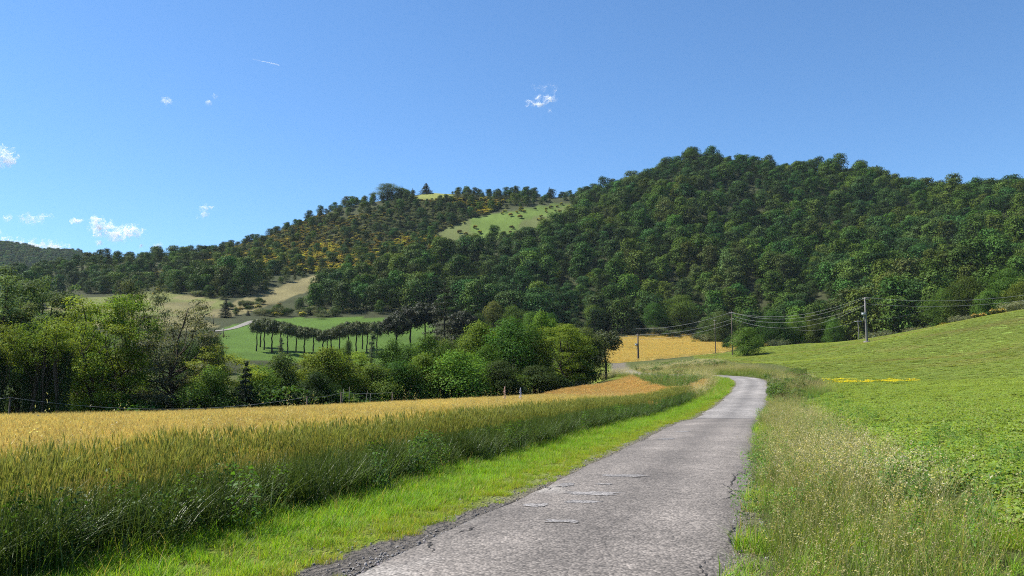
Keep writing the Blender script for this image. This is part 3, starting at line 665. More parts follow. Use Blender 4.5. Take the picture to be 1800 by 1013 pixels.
# ------------------------------------------------------------------ grass, straw and weeds: small models, spread over the ground
def blade_set(g, n, rng, h, w, r, col, tip=None, lean=0.25, curve=0.5, segs=3, base=None, z0=0.0, az=None):
    hh = h[0] + (h[1] - h[0]) * rng.random(n); a = rng.random(n) * 2 * pi if az is None else az
    rad = r * np.sqrt(rng.random(n)); b = rng.random(n) * 2 * pi
    P0 = np.c_[rad * np.cos(b), rad * np.sin(b), np.full(n, z0)] if base is None else base
    ln = lean * rng.random(n); cv = curve * rng.random(n); dirx = np.c_[np.cos(a), np.sin(a), np.zeros(n)]; sd = np.c_[-np.sin(a), np.cos(a), np.zeros(n)]
    c0 = jitter(col, n, rng, .22, .06); c1 = c0 if tip is None else jitter(tip, n, rng, .2, .06)
    V = []; C = []
    for i in range(segs + 1):
        t = i / segs; p = P0 + dirx * ((ln * t + cv * t * t) * hh)[:, None] + np.array([0, 0, 1]) * (hh * (t - 0.42 * cv * t * t))[:, None]
        ww = (w * (1 - t ** 1.6) * (0.6 + 0.4 * min(1, 3 * t + .4)) * 0.5) * np.ones(n); ww = np.maximum(ww, w * .06)
        V += [p - sd * ww[:, None], p + sd * ww[:, None]]; C += [c0 * (1 - t) + c1 * t] * 2
    V = np.stack(V, 1); C = np.stack(C, 1); m = 2 * (segs + 1)
    F = np.array([[2 * i, 2 * i + 1, 2 * i + 3, 2 * i + 2] for i in range(segs)]); F = (np.arange(n)[:, None, None] * m + F[None]).reshape(-1, 4)
    g.add(V.reshape(-1, 3), F, C.reshape(-1, 3))
    tipp = P0 + dirx * ((ln + cv) * hh)[:, None] + np.array([0, 0, 1]) * (hh * (1 - 0.42 * cv))[:, None]
    return tipp, unit(dirx * (ln + 2 * cv)[:, None] + np.array([0, 0, 1]) * (1 - 0.84 * cv)[:, None])
def heads(g, P, Dn, L, W, col, rng, awn=0.0, awncol=None):
    """spindle-shaped ears on stem tips, with bristles"""
    n = len(P); s = unit(np.cross(Dn, rng.normal(size=(n, 3)))); u = np.cross(Dn, s); LL = L * (0.8 + .4 * rng.random((n, 1)))
    c = np.repeat(jitter(col, n, rng, .2, .05), 4, 0)
    for q in (s, u):
        V = np.stack([P - Dn * LL * .08, P + Dn * LL * .45 + q * W, P + Dn * LL, P + Dn * LL * .45 - q * W], 1); g.add(V.reshape(-1, 3), np.arange(4 * n).reshape(n, 4), c)
    if awn:
        ca = np.repeat(jitter(awncol if awncol is not None else col, n, rng, .2, .05), 3, 0)
        for k in range(4):
            d = unit(Dn + .35 * rng.normal(size=(n, 3))); b = P + Dn * LL * (0.3 + .2 * k); q = unit(np.cross(d, s + .1)) * 0.0016
            V = np.stack([b - q, b + q, b + d * awn * (0.7 + .5 * rng.random((n, 1)))], 1); g.add(V.reshape(-1, 3), np.arange(3 * n).reshape(n, 3), ca)
def panicle(g, P, Dn, L, col, rng, k=12, sz=0.02, spread_=0.03, droop=0.0, aspect=.4):
    n = len(P)
    for i in range(k):
        t = (i + rng.random(n)) / k; w = spread_ * (1 - .6 * t); o = rng.normal(size=(n, 3)) * w[:, None]
        C = P + Dn * ((t - .25) * L)[:, None] + o; C[:, 2] -= droop * np.linalg.norm(o, axis=1) * 2
        cards(g, C, rng.normal(size=(n, 3)), sz * (0.7 + .6 * rng.random(n)), jitter(col, n, rng, .25, .05), rng, aspect)

GREEN = (0.195, 0.335, 0.025); GREEN2 = (0.16, 0.235, 0.035); DRY = (0.38, 0.31, 0.13); GOLD = (0.70, 0.55, 0.175)
def src_list(name, fn, k, mat): return [source('%s_model' % name, fn(np.random.default_rng(1000 + 17 * i + sum(map(ord, name)))).mesh(name, mat)) for i in range(k)]
def f_short(rng):
    g = Geo(); blade_set(g, 100, rng, (.04, .15), .007, .17, GREEN, None, .6, .7, 2); blade_set(g, 11, rng, (.05, .13), .007, .17, DRY, None, .9, .8, 2); return g
def f_mid(rng):
    g = Geo(); blade_set(g, 80, rng, (.10, .30), .008, .18, GREEN, None, .5, .8, 3); blade_set(g, 8, rng, (.2, .4), .007, .18, DRY, None, .5, .7, 2); return g
def f_seed(rng):
    g = Geo(); blade_set(g, 34, rng, (.2, .6), .008, .16, GREEN2, (.17, .22, .05), .5, .9, 3)
    P, D = blade_set(g, 9, rng, (.5, .95), .0045, .13, (.16, .20, .05), (.34, .29, .14), .35, .35, 3); panicle(g, P, D, .17, (.46, .40, .21), rng, 10, .021, .012, aspect=.33); return g
def f_brome(rng):
    g = Geo(); blade_set(g, 22, rng, (.2, .5), .008, .16, (.13, .16, .04), DRY, .5, .9, 3)
    P, D = blade_set(g, 12, rng, (.5, .85), .004, .13, (.26, .23, .10), (.40, .33, .19), .45, .6, 3); panicle(g, P, D, .2, (.60, .53, .37), rng, 12, .03, .02, .5, .3); return g
def f_oat(rng):
    g = Geo(); P, D = blade_set(g, 4, rng, (.85, 1.25), .006, .12, (.22, .22, .07), (.42, .34, .16), .22, .25, 4)
    panicle(g, P, D, .34, (.46, .40, .24), rng, 12, .026, .05, .9, .4); blade_set(g, 8, rng, (.3, .6), .01, .1, GREEN2, None, .4, .9, 3); return g
def f_wheat(rng, col=GOLD, stem=(.54, .45, .14), leafc=(.52, .45, .15), n=24, leaves=16, h=(.64, .80)):
    g = Geo(); P, D = blade_set(g, n, rng, h, .0045, .27, stem, None, .16, .16, 2); heads(g, P, D, .085, .0085, col, rng, .10, tuple(np.array(col) * 1.12))
    blade_set(g, leaves, rng, (.35, .66), .012, .27, leafc, None, .35, .9, 3); return g
def f_greenwheat(rng):
    g = f_wheat(rng, (.34, .31, .085), (.13, .165, .035), (.09, .125, .024), 22, 34, (.72, .92)); blade_set(g, 12, rng, (.45, .85), .016, .25, (.085, .125, .028), None, .3, 1.0, 4); return g
def f_weed(rng):
    g = Geo(); b = rng.random(5) * 2 * pi; base = np.c_[.1 * np.cos(b), .1 * np.sin(b), np.zeros(5)]
    blade_set(g, 5, rng, (.4, .75), .007, 0, (.07, .10, .03), None, .4, .25, 4, base)
    n = 120; z = .08 + .66 * rng.random(n); a = rng.random(n) * 2 * pi; r = .07 + .15 * rng.random(n) * (1.1 - z)
    cards(g, np.c_[r * np.cos(a), r * np.sin(a), z], np.c_[np.cos(a) * .5, np.sin(a) * .5, np.ones(n)] + .4 * rng.normal(size=(n, 3)), .032 + .04 * rng.random(n), jitter((.075, .15, .03), n, rng), rng, .55); return g
def f_reed(rng):
    g = Geo(); blade_set(g, 26, rng, (.35, .75), .018, .16, (.07, .125, .035), (.10, .15, .05), .35, 1.0, 5); return g
def f_clover(rng):
    g = Geo(); n = 110; r = .30 * np.sqrt(rng.random(n)); a = rng.random(n) * 2 * pi; z = .14 + .20 * rng.random(n) - .15 * (r / .3) ** 4 * rng.random(n)
    C = np.c_[r * np.cos(a), r * np.sin(a), z]; col = jitter((.225, .315, .06), n, rng, .2, .06)
    for k in range(3):
        q = a + k * 2.1 + rng.random(n) * .3; o = np.c_[np.cos(q), np.sin(q), .1 * rng.normal(size=n)] * .022
        cards(g, C + o, np.c_[np.cos(q) * .25, np.sin(q) * .25, np.ones(n)] + .38 * rng.normal(size=(n, 3)), .045 + .018 * rng.random(n), col, rng, .75)
    blade_set(g, 26, rng, (.1, .3), .005, .28, (.08, .13, .03), None, .4, .4, 2); return g
def f_flower(rng):
    g = f_clover(rng); n = 30; r = .3 * np.sqrt(rng.random(n)); a = rng.random(n) * 2 * pi
    cards(g, np.c_[r * np.cos(a), r * np.sin(a), .34 + .16 * rng.random(n)], np.c_[np.zeros((n, 2)), np.ones(n)] + .5 * rng.normal(size=(n, 3)), .07 + .03 * rng.random(n), jitter((.75, .62, .012), n, rng, .15, .03), rng, .9); return g
def f_bramble(rng):
    g = Geo(); lobe_leaves(g, [(np.array([.35 * cos(q), .35 * sin(q), .4 + .25 * rng.random()]), (.38, .38, .34)) for q in (0, 1.6, 3.1, 4.7)], 420, .12, (.085, .14, .03), rng, .4, .5); return g
S_SHORT = src_list('short_grass', f_short, 4, M_GRASS); S_MID = src_list('grass_tuft', f_mid, 4, M_GRASS); S_SEED = src_list('seeding_grass', f_seed, 4, M_GRASS)
S_BROME = src_list('brome_grass', f_brome, 3, M_GRASS); S_OAT = src_list('wild_oat', f_oat, 4, M_GRASS); S_WHEAT = src_list('ripe_wheat', f_wheat, 5, M_STRAW)
S_GWHEAT = src_list('green_wheat', f_greenwheat, 4, M_STRAW); S_WEED = src_list('broadleaf_weed', f_weed, 4, M_GRASS); S_REED = src_list('leafy_grass', f_reed, 3, M_GRASS)
S_CLOVER = src_list('clover', f_clover, 4, M_CLOVER); S_FLOWER = src_list('yellow_flower', f_flower, 3, M_CLOVER); S_BRAMBLE = src_list('bramble', f_bramble, 3, M_GRASS)

def in_view(x, y, z, m=320):
    px, py = project(x, y, z); return (px > -m) & (px < 1800 + m) & (py < 1013 + 260) & (y > 1.0)
def road_pts(s0, s1, o0, o1, dens, rng=RNG):
    """random points beside the road: arc range ahead of the camera, offset range from the centre line"""
    n = int((s1 - s0) * abs(o1 - o0) * dens); S = s0 + (s1 - s0) * rng.random(n) + 60.0; O = o0 + (o1 - o0) * rng.random(n)
    f = lambda a: np.interp(S, ROAD_S, a)
    return f(RCX) - f(RTY) * O, f(RCY) + f(RTX) * O, S - 60.0, O
def plan_pts(x0, x1, y0, y1, dens, rng=RNG):
    n = int((x1 - x0) * (y1 - y0) * dens); return x0 + (x1 - x0) * rng.random(n), y0 + (y1 - y0) * rng.random(n)
def ok(x, y, extra=None):
    m = in_view(x, y, x * 0)
    if extra is not None: m &= extra
    x, y = x[m], y[m]; return x, y, height(x, y), m
def tints(n, base, v=.15, h=.06): return jitter(base, n, RNG, v, h) / 1.0
def lerp3(t, a, b): t = np.clip(t, 0, 1)[:, None]; return np.asarray(a) * (1 - t) + np.asarray(b) * t

# ---- left verge: short dry turf by the asphalt, lush grass behind it
x, y, S, O = road_pts(-2, 100, 1.58, 4.6, 30); keep = RNG.random(len(x)) < np.where(S < 30, 1, np.where(S < 60, .55, .35))
keep &= RNG.random(len(x)) < np.clip((O - 1.60 - .5 * (fbm(x, y, 1.6) - .3)) / .35, .0, 1)
keep &= ~((S < 10.5) & (O < 2.3 + .5 * (fbm(x, y, 1.3) - .5) - .09 * np.maximum(S - 4, 0)) & (RNG.random(len(x)) < .93))
x, y, z, m = ok(x, y, keep); S, O = S[m], O[m]
tt = np.clip((O - 1.95) / 1.0 + .9 * (fbm(x, y, 2.2) - .5), 0, 1)
tn = lerp3(tt, (1.3, 1.0, .9), (1.02, 1.06, .9)) * tints(len(x), (1, 1, 1), .12)
spread('verge_turf', np.c_[x, y, z], S_SHORT, scale=(0.62 + .55 * RNG.random(len(x))) * np.clip(.5 + (O - 1.6) * .3, .5, 1.0) * np.where(S > 30, 1.35, 1), tint=tn, tilt=.08, label='short sunlit roadside turf yellowing towards the asphalt', cat='grass')
x, y, S, O = road_pts(-2, 100, 2.5, 5.0, 13); keep = RNG.random(len(x)) < np.clip((O - 2.8) / 1.3 + 1.4 * (fbm(x, y, 1.7) - .5), .0, .9) * np.where(S < 40, 1, .6)
x, y, z, m = ok(x, y, keep); S, O = S[m], O[m]
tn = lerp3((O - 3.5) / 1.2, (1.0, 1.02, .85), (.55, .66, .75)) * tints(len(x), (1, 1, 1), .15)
spread('verge_grass', np.c_[x, y, z], S_MID, scale=(.55 + .6 * RNG.random(len(x))) * (0.7 + .5 * np.clip((O - 2.8) / 2.5, 0, 1)), tint=tn, tilt=.1, label='lush bright green grass between road and standing crop', cat='grass')
# ---- field edge: green straw, weeds, leafy grass
x, y, S, O = road_pts(-3, 66, 3.9, 5.6, 20); keep = (O > 4.3 + .7 * (fbm(x, y, 2.6) - .5)) & (RNG.random(len(x)) < np.where(S < 30, 1, .7))
x, y, z, m = ok(x, y, keep); O = O[m]
tn = lerp3((O - 5.05) / .5 + .5 * (fbm(x, y, 2.) - .5), (.92, 1.04, .8), (1.8, 1.55, 1.15)) * tints(len(x), (1, 1, 1), .12)
spread('crop_edge', np.c_[x, y, z], S_GWHEAT, scale=.96 + .26 * RNG.random(len(x)), tint=tn, tilt=.06, label='dense green unripe stalks walling the edge of the field', cat='crop')
x, y, S, O = road_pts(-3, 72, 3.6, 4.9, 14); keep = RNG.random(len(x)) < np.clip(1.7 * (fbm(x, y, 2.4) - .2), 0, 1) * np.clip((O - 3.55) / .7, .1, 1)
x, y, z, m = ok(x, y, keep); which = np.where(fbm(x, y, 4.) > .5, 0, 1); k = len(x)
spread('verge_weeds', np.c_[x, y, z], S_WEED + S_REED, idx=np.where(RNG.random(k) < .62, RNG.integers(0, 4, k), 4 + RNG.integers(0, 3, k)), scale=.5 + .7 * RNG.random(k), tint=tints(k, (1.25, 1.25, .95), .3), tilt=.12, label='mixed broadleaf weeds and leafy grass at the foot of the crop', cat='weeds')
# ---- ripe straw of the left field
x, y = plan_pts(-75, 30, 3, 84, 9.5); S, O = road_so(x, y); O = O; dd = np.hypot(x, y)
keep = in_wheat(x, y) & (O > 5.3) & (RNG.random(len(x)) < np.clip(26 / dd, .5, 1))
x, y, z, m = ok(x, y, keep); O = O[m]
tn = lerp3((O - 5.3) / .5 + .8 * (fbm(x, y, 3.) - .5), (.7, .78, .75), (1.0, 1.0, 1.0)) * tints(len(x), (1, 1, 1), .1) * (0.72 + .36 * fbm(x, y, 7.) + .22 * vnoise(x, y, 1.1))[:, None]
spread('wheat_field', np.c_[x, y, z - .02], S_WHEAT, scale=np.c_[1 + .25 * RNG.random((len(x), 1)).repeat(2, 1), .90 + .18 * RNG.random(len(x))], tint=tn, tilt=.04, label='golden ripe wheat covering the field left of the road', cat='wheat')
# ---- the rust-coloured mound
x, y = plan_pts(-10, 40, 38, 125, 7.0); x, y, z, m = ok(x, y, in_mound(x, y)); px, py = project(x, y, z + .4)
weedy = in_poly(px, py, [(1112, 662), (1140, 653), (1230, 655), (1245, 666), (1205, 684), (1170, 684), (1130, 672)])
a = ~weedy
spread('rust_crop', np.c_[x, y, z - .1][a], S_WHEAT, scale=np.c_[1.25 + .3 * RNG.random((a.sum(), 1)).repeat(2, 1), .82 + .18 * RNG.random(a.sum())], tint=(tints(len(x), (.92, .78, .85), .1) * (0.85 + .3 * fbm(x, y, 8.))[:, None])[a], tilt=.05, label='rust orange ripe crop on the mound inside the bend', cat='crop')
spread('grey_weeds', np.c_[x, y, z][weedy], S_SEED + S_WEED, scale=1.0 + .5 * RNG.random(weedy.sum()), tint=tints(weedy.sum(), (1.15, 1.2, 1.9), .15), tilt=.1, label='grey green weed patch on the rust coloured mound', cat='weeds')
# ---- verge round the bend and the bank beyond it
x, y, S, O = road_pts(62, 140, 1.9, 8.5, 6); x, y, z, m = ok(x, y, (RNG.random(len(x)) < .8) & ((S < 98) | (O < 4.5)) & ~in_mound(x, y)); O = O[m]; S = S[m]; k = len(x)
tall = (O > 3.6) | (S > 98)
spread('bend_grass', np.c_[x, y, z][~tall], S_MID, scale=1.0 + .5 * RNG.random((~tall).sum()), tint=tints((~tall).sum(), (1.3, 1.2, .9), .15), tilt=.1, label='bright grass tongue along the inside of the bend', cat='grass')
spread('bend_seed_heads', np.c_[x, y, z][tall], S_BROME + S_SEED, scale=1.0 + .6 * RNG.random(tall.sum()), tint=tints(tall.sum(), (1.05, 1.08, .95), .2), tilt=.1, label='pale feathery seed heads behind the bend verge', cat='grass')
x, y, S, O = road_pts(64, 150, -1.8, -15, 4.6); keep = (RNG.random(len(x)) < np.clip(1.5 - (-O - 2) / 14, .2, 1)) & ~(in_rfield(x, y) & (O < -6))
x, y, z, m = ok(x, y, keep); k = len(x); q = fbm(x, y, 7.); kind = np.where(q < .50, 0, np.where((q < .56), 1, 2)); ns = (len(S_SEED), len(S_BRAMBLE), len(S_BROME))
idx = np.where(kind == 0, RNG.integers(0, 4, k), np.where(kind == 1, 4 + RNG.integers(0, 3, k), 7 + RNG.integers(0, 3, k)))
spread('bank_weeds', np.c_[x, y, z], S_SEED + S_BRAMBLE + S_BROME, idx=idx, scale=np.where(kind == 1, .6, .85) * (1 + .6 * RNG.random(k)), tint=tints(k, (1.3, 1.35, 1.15), .22), tilt=.1, label='rough weeds and brambles on the bank outside the bend', cat='weeds')
# ---- right verge: tall seeding grass
x, y, S, O = road_pts(1, 74, -1.6, -5.0, 20); w = np.clip((4.6 + O + 1.5 * (fbm(x, y, 3.) - .5)) / 2.2, .0, 1) * np.clip((-O - 1.62 - .25 * (fbm(x, y, 1.2) - .4)) / .3, 0, 1)
keep = RNG.random(len(x)) < w * np.where(S < 22, 1, np.where(S < 45, .7, .5)); x, y, z, m = ok(x, y, keep); O, S = O[m], S[m]; k = len(x)
q = fbm(x, y, 2.3); white = np.exp(-((O + 3.3 + .03 * S) / .9) ** 2) * (q > .46)
idx = np.where(RNG.random(k) < .04 + .7 * white * (S > 9), 4 + RNG.integers(0, 3, k), RNG.integers(0, 4, k))
sclr = (.45 + .45 * RNG.random(k)) * (.65 + .8 * fbm(x, y, 1.6)) * np.clip(.55 + (-O - 1.6) * .6, .55, 1.05) * np.clip(1.1 - (-O - 3.4) / 4, .5, 1.1)
spread('roadside_tall_grass', np.c_[x, y, z], S_SEED + S_BROME, idx=idx, scale=sclr, tint=tints(k, (1.08, 1.15, .9), .3) * (0.65 + .7 * q)[:, None], tilt=.13, label='tall tan and green seeding grass crowding the road edge', cat='grass')
x, y, S, O = road_pts(1, 74, -1.62, -6.6, 12); keep = RNG.random(len(x)) < np.where(S < 30, .8, .5) * (0.25 + fbm(x, y, 1.4)); x, y, z, m = ok(x, y, keep); k = len(x); q = fbm(x, y, 1.9)
idx_ = np.where(q < .5, RNG.integers(0, 4, k), np.where(RNG.random(k) < .3, 8 + RNG.integers(0, 3, k), 4 + RNG.integers(0, 4, k)))
spread('roadside_weeds', np.c_[x, y, z], S_MID + S_WEED + S_REED, idx=idx_, scale=np.where(q < .5, .8, .42) + .4 * RNG.random(k), tint=np.where(q[:, None] < .5, 1.1, 1.6) * tints(k, (1.0, 1.0, .85), .25), tilt=.15, label='green weeds filling the gaps between the tall grass', cat='weeds')
x, y, S, O = road_pts(58, 82, -1.9, -4.5, .8); x, y, z, m = ok(x, y); k = len(x)
spread('hedge_brambles', np.c_[x, y, z], S_BRAMBLE, scale=.5 + .5 * RNG.random(k), tint=tints(k, (1.15, 1.15, .95), .2), tilt=.1, label='dark green brambles on the outside of the bend', cat='brambles')
# ---- clover field on the right
P_ = []
for x0, x1, y0, y1, dn, s0 in ((-3, 24, 3, 20, 13, .95), (0, 48, 20, 42, 6.5, 1.15), (2, 92, 42, 80, 3.6, 1.4), (0, 150, 80, 215, 3.0, 1.7)):
    x, y = plan_pts(x0, x1, y0, y1, dn); S, O = road_so(x, y); keep = in_rfield(x, y) & (RNG.random(len(x)) < np.where(y < 70, np.clip((-O - 2.6) / 1.8, 0, 1), 1))
    x, y, z, m = ok(x, y, keep); P_.append(np.c_[x, y, z, s0 * (0.8 + .45 * RNG.random(len(x)))])
P_ = np.concatenate(P_); x, y, z, s_ = P_.T; px, py = project(x, y, z + .2)
fl = in_poly(px, py, [(1436, 665), (1600, 665), (1622, 668), (1590, 670), (1520, 671), (1440, 672)]) & (y > 60) & (y < 120) & (RNG.random(len(x)) < .12 + .33 * (fbm(x, y, 3.) > .45))
stripe = .82 + .36 * fbm(x * .35, y * 1.0, 9.); dryp = np.clip((fbm(x * .3, y, 6.) - .5) * 6, 0, 1) * np.clip((y - 90) / 20, 0, 1)
tn = tints(len(x), (1, 1, 1), .12) * stripe[:, None] * (1 + dryp[:, None] * np.array([.12, -.08, .3])) * lerp3((y - 20) / 90, (1, 1, 1), (1.12, 1.0, 1.0))
a = ~fl
zs = np.where(y > 80, .36 + .1 * RNG.random(len(y)), np.where(y > 42, .75 * s_, s_))
spread('clover_field', np.c_[x, y, z - .04][a], S_CLOVER, scale=np.c_[s_, s_, zs][a], tint=tn[a], tilt=.06, rot3=slope_rot(x[a], y[a]), label='bright green clover covering the field right of the road', cat='clover')
spread('yellow_flowers', np.c_[x, y, z][fl], S_FLOWER, scale=np.c_[s_, s_, zs * 1.0][fl], rot3=slope_rot(x[fl], y[fl]), tint=tints(fl.sum(), (1.0, 1.0, 1.0), .08), tilt=.06, label='band of yellow flowers across the clover field', cat='flowers')
x, y = plan_pts(0, 30, 4, 30, .5); S, O = road_so(x, y); x, y, z, m = ok(x, y, (O < -2.2) & (O > -14)); k = len(x)
spread('field_stalks', np.c_[x, y, z], S_OAT, scale=.62 + .3 * RNG.random(k), tint=tints(k, (.8, .78, .6), .2), tilt=.1, label='single tall grass stalks rising from the clover edge', cat='grass')
# ---- oats standing above the crop on the left
x, y, S, O = road_pts(2, 60, 5.6, 11, .75); x, y, z, m = ok(x, y, RNG.random(len(x)) < .75); k = len(x)
spread('wild_oats', np.c_[x, y, z], S_OAT, scale=.85 + .38 * RNG.random(k), tint=tints(k, (1, 1, .95), .2), tilt=.09, label='wild oats and weeds standing above the wheat', cat='oats')
# ---- far straw field with its drill lines
x, y = plan_pts(20, 110, 195, 345, 3.0); z = height(x, y); d, px, py = zone_masks(x, y, z); ln = np.abs(((x * .55 + y * .84) / 6.5) % 1 - .5) > .10
x, y, z, m = ok(x, y, d['straw'] & ln); k = len(x)
spread('far_straw', np.c_[x, y, z - .2], S_WHEAT, scale=np.c_[1.9 + .4 * RNG.random((k, 1)).repeat(2, 1), 1.0 + .2 * RNG.random(k)], rot3=slope_rot(x, y), tint=tints(k, (1.0, .93, .85), .1), label='golden straw field below the wooded hill', cat='straw')
# ---- loose stones on the shoulder
def f_stone(rng):
    g = Geo(); th = np.linspace(0, 2 * pi, 6, endpoint=False); r = .011 * (1 + .3 * rng.normal(size=6)); r2 = r * .55
    V = np.r_[np.c_[r * np.cos(th), r * np.sin(th), np.zeros(6)], np.c_[r2 * np.cos(th), r2 * np.sin(th), np.full(6, .011)]]
    i = np.arange(6); j = (i + 1) % 6; g.add(V, np.stack([i, j, j + 6, i + 6], -1), (.18, .17, .165)); g.f.append(np.array([[6, 7, 8, 9, 10, 11]])); g.m.append(np.zeros(1)); return g
M_STONE = leaf_mat('stone_chips', trans=0, rough=.85, spec=.2, tint=True, vary=.4, hue=0)
S_STONE = src_list('chipping', f_stone, 4, M_STONE)
x, y, S, O = road_pts(2.5, 12, 1.5, 2.7, 900); keep = RNG.random(len(x)) < np.clip(1.5 * fbm(x, y, .7), 0, 1) * np.clip((2.55 - .09 * S - O) * 2.5, .04, 1)
x2, y2, S2, O2 = road_pts(2, 30, -1.9, -1.5, 160); x3, y3, S3, O3 = road_pts(10, 40, 1.5, 1.9, 60)
x = np.r_[x[keep], x2, x3]; y = np.r_[y[keep], y2, y3]; x, y, z, m = ok(x, y); k = len(x)
spread('gravel', np.c_[x, y, z + .004], S_STONE, scale=.5 + 1.1 * RNG.random(k) ** 2, tint=tints(k, (1, 1, 1.02), .3), tilt=.4, label='loose dark grey chippings on the road shoulder', cat='gravel')

# ------------------------------------------------------------------ tree models
C_GREY = (0.12, 0.17, 0.075); C_LOCUST = (0.145, 0.21, 0.03); C_OAK = (0.06, 0.11, 0.02); C_BRIGHT = (0.125, 0.185, 0.028); C_MID = (0.095, 0.15, 0.025); C_DARK = (0.035, 0.062, 0.018)
def with_ivy(geos, seed, H0, r=.42):
    tr, cr = geos; rng = np.random.default_rng(seed); n = 1500; z = H0 * rng.random(n) ** .9; a = rng.random(n) * 2 * pi; rr_ = r * (1.1 - .45 * z / H0) * (0.7 + .5 * rng.random(n))
    cards(tr, np.c_[rr_ * np.cos(a), rr_ * np.sin(a), z], np.c_[np.cos(a), np.sin(a), .3 + 0 * a] + .4 * rng.normal(size=(n, 3)), .2, jitter((.02, .035, .012), n, rng), rng, .8); return tr, cr
MD = dict(
    poplar=[Model(model_sprays(31, 14, 6.5, C_GREY, 17000, .19, .25, 24, .2, .1, spray=.9), name='grey_poplar'), Model(model_sprays(32, 14, 6, C_GREY, 16500, .19, .3, 23, .2, .1, spray=.85), name='grey_poplar')],
    locust=[Model(model_sprays(41, 12, 6.5, C_LOCUST, 17000, .19, .18, 25, .17, .1), name='locust'), Model(model_sprays(42, 12, 7, C_LOCUST, 17000, .19, .12, 25, .17, .12), name='locust'), Model(model_sprays(43, 10, 7, C_LOCUST, 17000, .19, .08, 25, .16, .15, spray=1.1), name='locust')],
    ash=[Model(model_sprays(51, 12, 8, (.14, .16, .095), 15000, .18, .22, 25, .2, .35, lean=.1, spray=.95), name='grey_ash'), Model(model_sprays(52, 12, 7, (.13, .155, .09), 15000, .18, .22, 25, .18, .2), name='grey_ash')],
    ivy=[Model(with_ivy(model_sprays(61, 11, 4.5, C_LOCUST, 3000, .19, .72, 10, .2), 62, 8.6, .55), name='ivied_tree'), Model(with_ivy(model_sprays(63, 11, 4.5, C_MID, 3000, .19, .72, 10, .2), 64, 8.2, .65), name='ivied_tree')],
    oak=[Model(model_broadleaf(71, 10, 8, C_OAK, 13, 15000, .205, .1), name='oak'), Model(model_broadleaf(72, 10, 8, C_OAK, 14, 15000, .205, .06), name='oak'), Model(model_broadleaf(73, 10, 7, C_DARK, 12, 15000, .205, .05), name='oak')],
    bright=[Model(model_broadleaf(81, 9, 8, C_BRIGHT, 13, 15000, .205, .12, airy=.25), name='maple'), Model(model_broadleaf(82, 9, 7, C_BRIGHT, 12, 15000, .205, .15, airy=.3), name='maple')],
    mid=[Model(model_broadleaf(91, 9, 8, C_MID, 13, 15000, .205, .1, airy=.2), name='hornbeam'), Model(model_broadleaf(92, 9, 7, (.085, .135, .025), 12, 15000, .205, .08, airy=.3), name='hornbeam'), Model(model_broadleaf(93, 9, 7, (.075, .10, .03), 12, 15000, .205, .1, airy=.4), name='hornbeam')],
    under=[Model(model_shrub(101, 3.4, 4.5, C_DARK, 1700, .26, 9), name='thicket'), Model(model_shrub(102, 3.4, 4.5, C_OAK, 1700, .26, 9), name='thicket')],
    umbrella=[Model(model_umbrella(111), leaf=M_NEEDLE, name='umbrella_pine'), Model(model_umbrella(112, W=6), leaf=M_NEEDLE, name='umbrella_pine'), Model(model_umbrella(113, H=12, W=7), leaf=M_NEEDLE, name='umbrella_pine')],
    pine=[Model(model_umbrella(121, 14, 8.5, 6000, (.024, .034, .018)), leaf=M_NEEDLE, name='dark_pine'), Model(model_conifer(122, 10, 5.5, (.03, .045, .02), 2600, .35, 9, .35, .5, .7), leaf=M_NEEDLE, name='scots_pine')],
    cedar=[Model(model_conifer(131, 15, 10, (.03, .042, .02), 7500, .12, 12, .45, .2, .8), leaf=M_NEEDLE, name='cedar')],
    cypress=[Model(model_conifer(141, 8, 4.6, (.025, .042, .02), 4200, .03, 13, .4, .1, .9), leaf=M_NEEDLE, name='fir')],
    column=[Model(model_broadleaf(151, 10, 2.6, (.14, .17, .09), 8, 1800, .25, .08, airy=.8), name='young_poplar')],
    round=[Model(model_broadleaf(161, 6.4, 6.4, (.10, .165, .028), 15, 9000, .2, .1, shell=.4), name='round_tree')],
    silver=[Model(model_shrub(171, 3.5, 6, (.13, .15, .085), 2200, .25, 11), name='silver_shrub')],
    broom=[Model(model_shrub(181, 2.0, 2.6, (.075, .095, .02), 620, .28, 6, (.50, .42, .05), 300), leaf=M_FAR, name='broom'), Model(model_shrub(182, 2.0, 2.6, (.08, .09, .03), 560, .28, 6, (.40, .32, .06), 160), leaf=M_FAR, name='broom')],
)
GR = 'trees of the row beyond the wheat field'
BACK = [(-5, 502, 110, 70, 'poplar', 1, 'grey green tree squeezed between the leftmost trees'), (32, 498, 100, 72, 'poplar', 0, 'grey green tree just left of the tallest of the row'), (82, 508, 100, 69, 'poplar', 1, 'grey green tree just right of the tallest of the row, lower'), (140, 540, 80, 74, 'locust', 0, 'yellow green tree between ivy columns and first locust'), (-10, 530, 100, 84, 'mid', 0, 'leafy tree filling the gap behind the leftmost tree of the row'), (35, 540, 90, 86, 'oak', 0, 'dark tree behind the ivy columns under the tallest crown'), (80, 545, 90, 88, 'mid', 2, 'dull green tree behind the second ivy column'), (128, 556, 90, 86, 'oak', 1, 'dark crown behind the thickest ivy column'), (165, 575, 100, 84, 'mid', 1, 'green tree showing through the first locust'), (235, 566, 100, 88, 'mid', 0, 'green tree showing through the tallest locust'), (318, 590, 110, 86, 'oak', 2, 'dark tree behind the broad arching ash'), (455, 636, 90, 90, 'oak', 1, 'dark oak behind the pointed fir of the row'), (540, 640, 110, 92, 'oak', 0, 'dark oak low behind the soft yellow green tree'), (635, 638, 110, 96, 'mid', 0, 'green tree low behind the olive green one'), (720, 600, 100, 104, 'oak', 1, 'dark oak between the black pines and the light maples'), (815, 585, 90, 112, 'oak', 0, 'dark oak behind the broadest sunlit maple')]
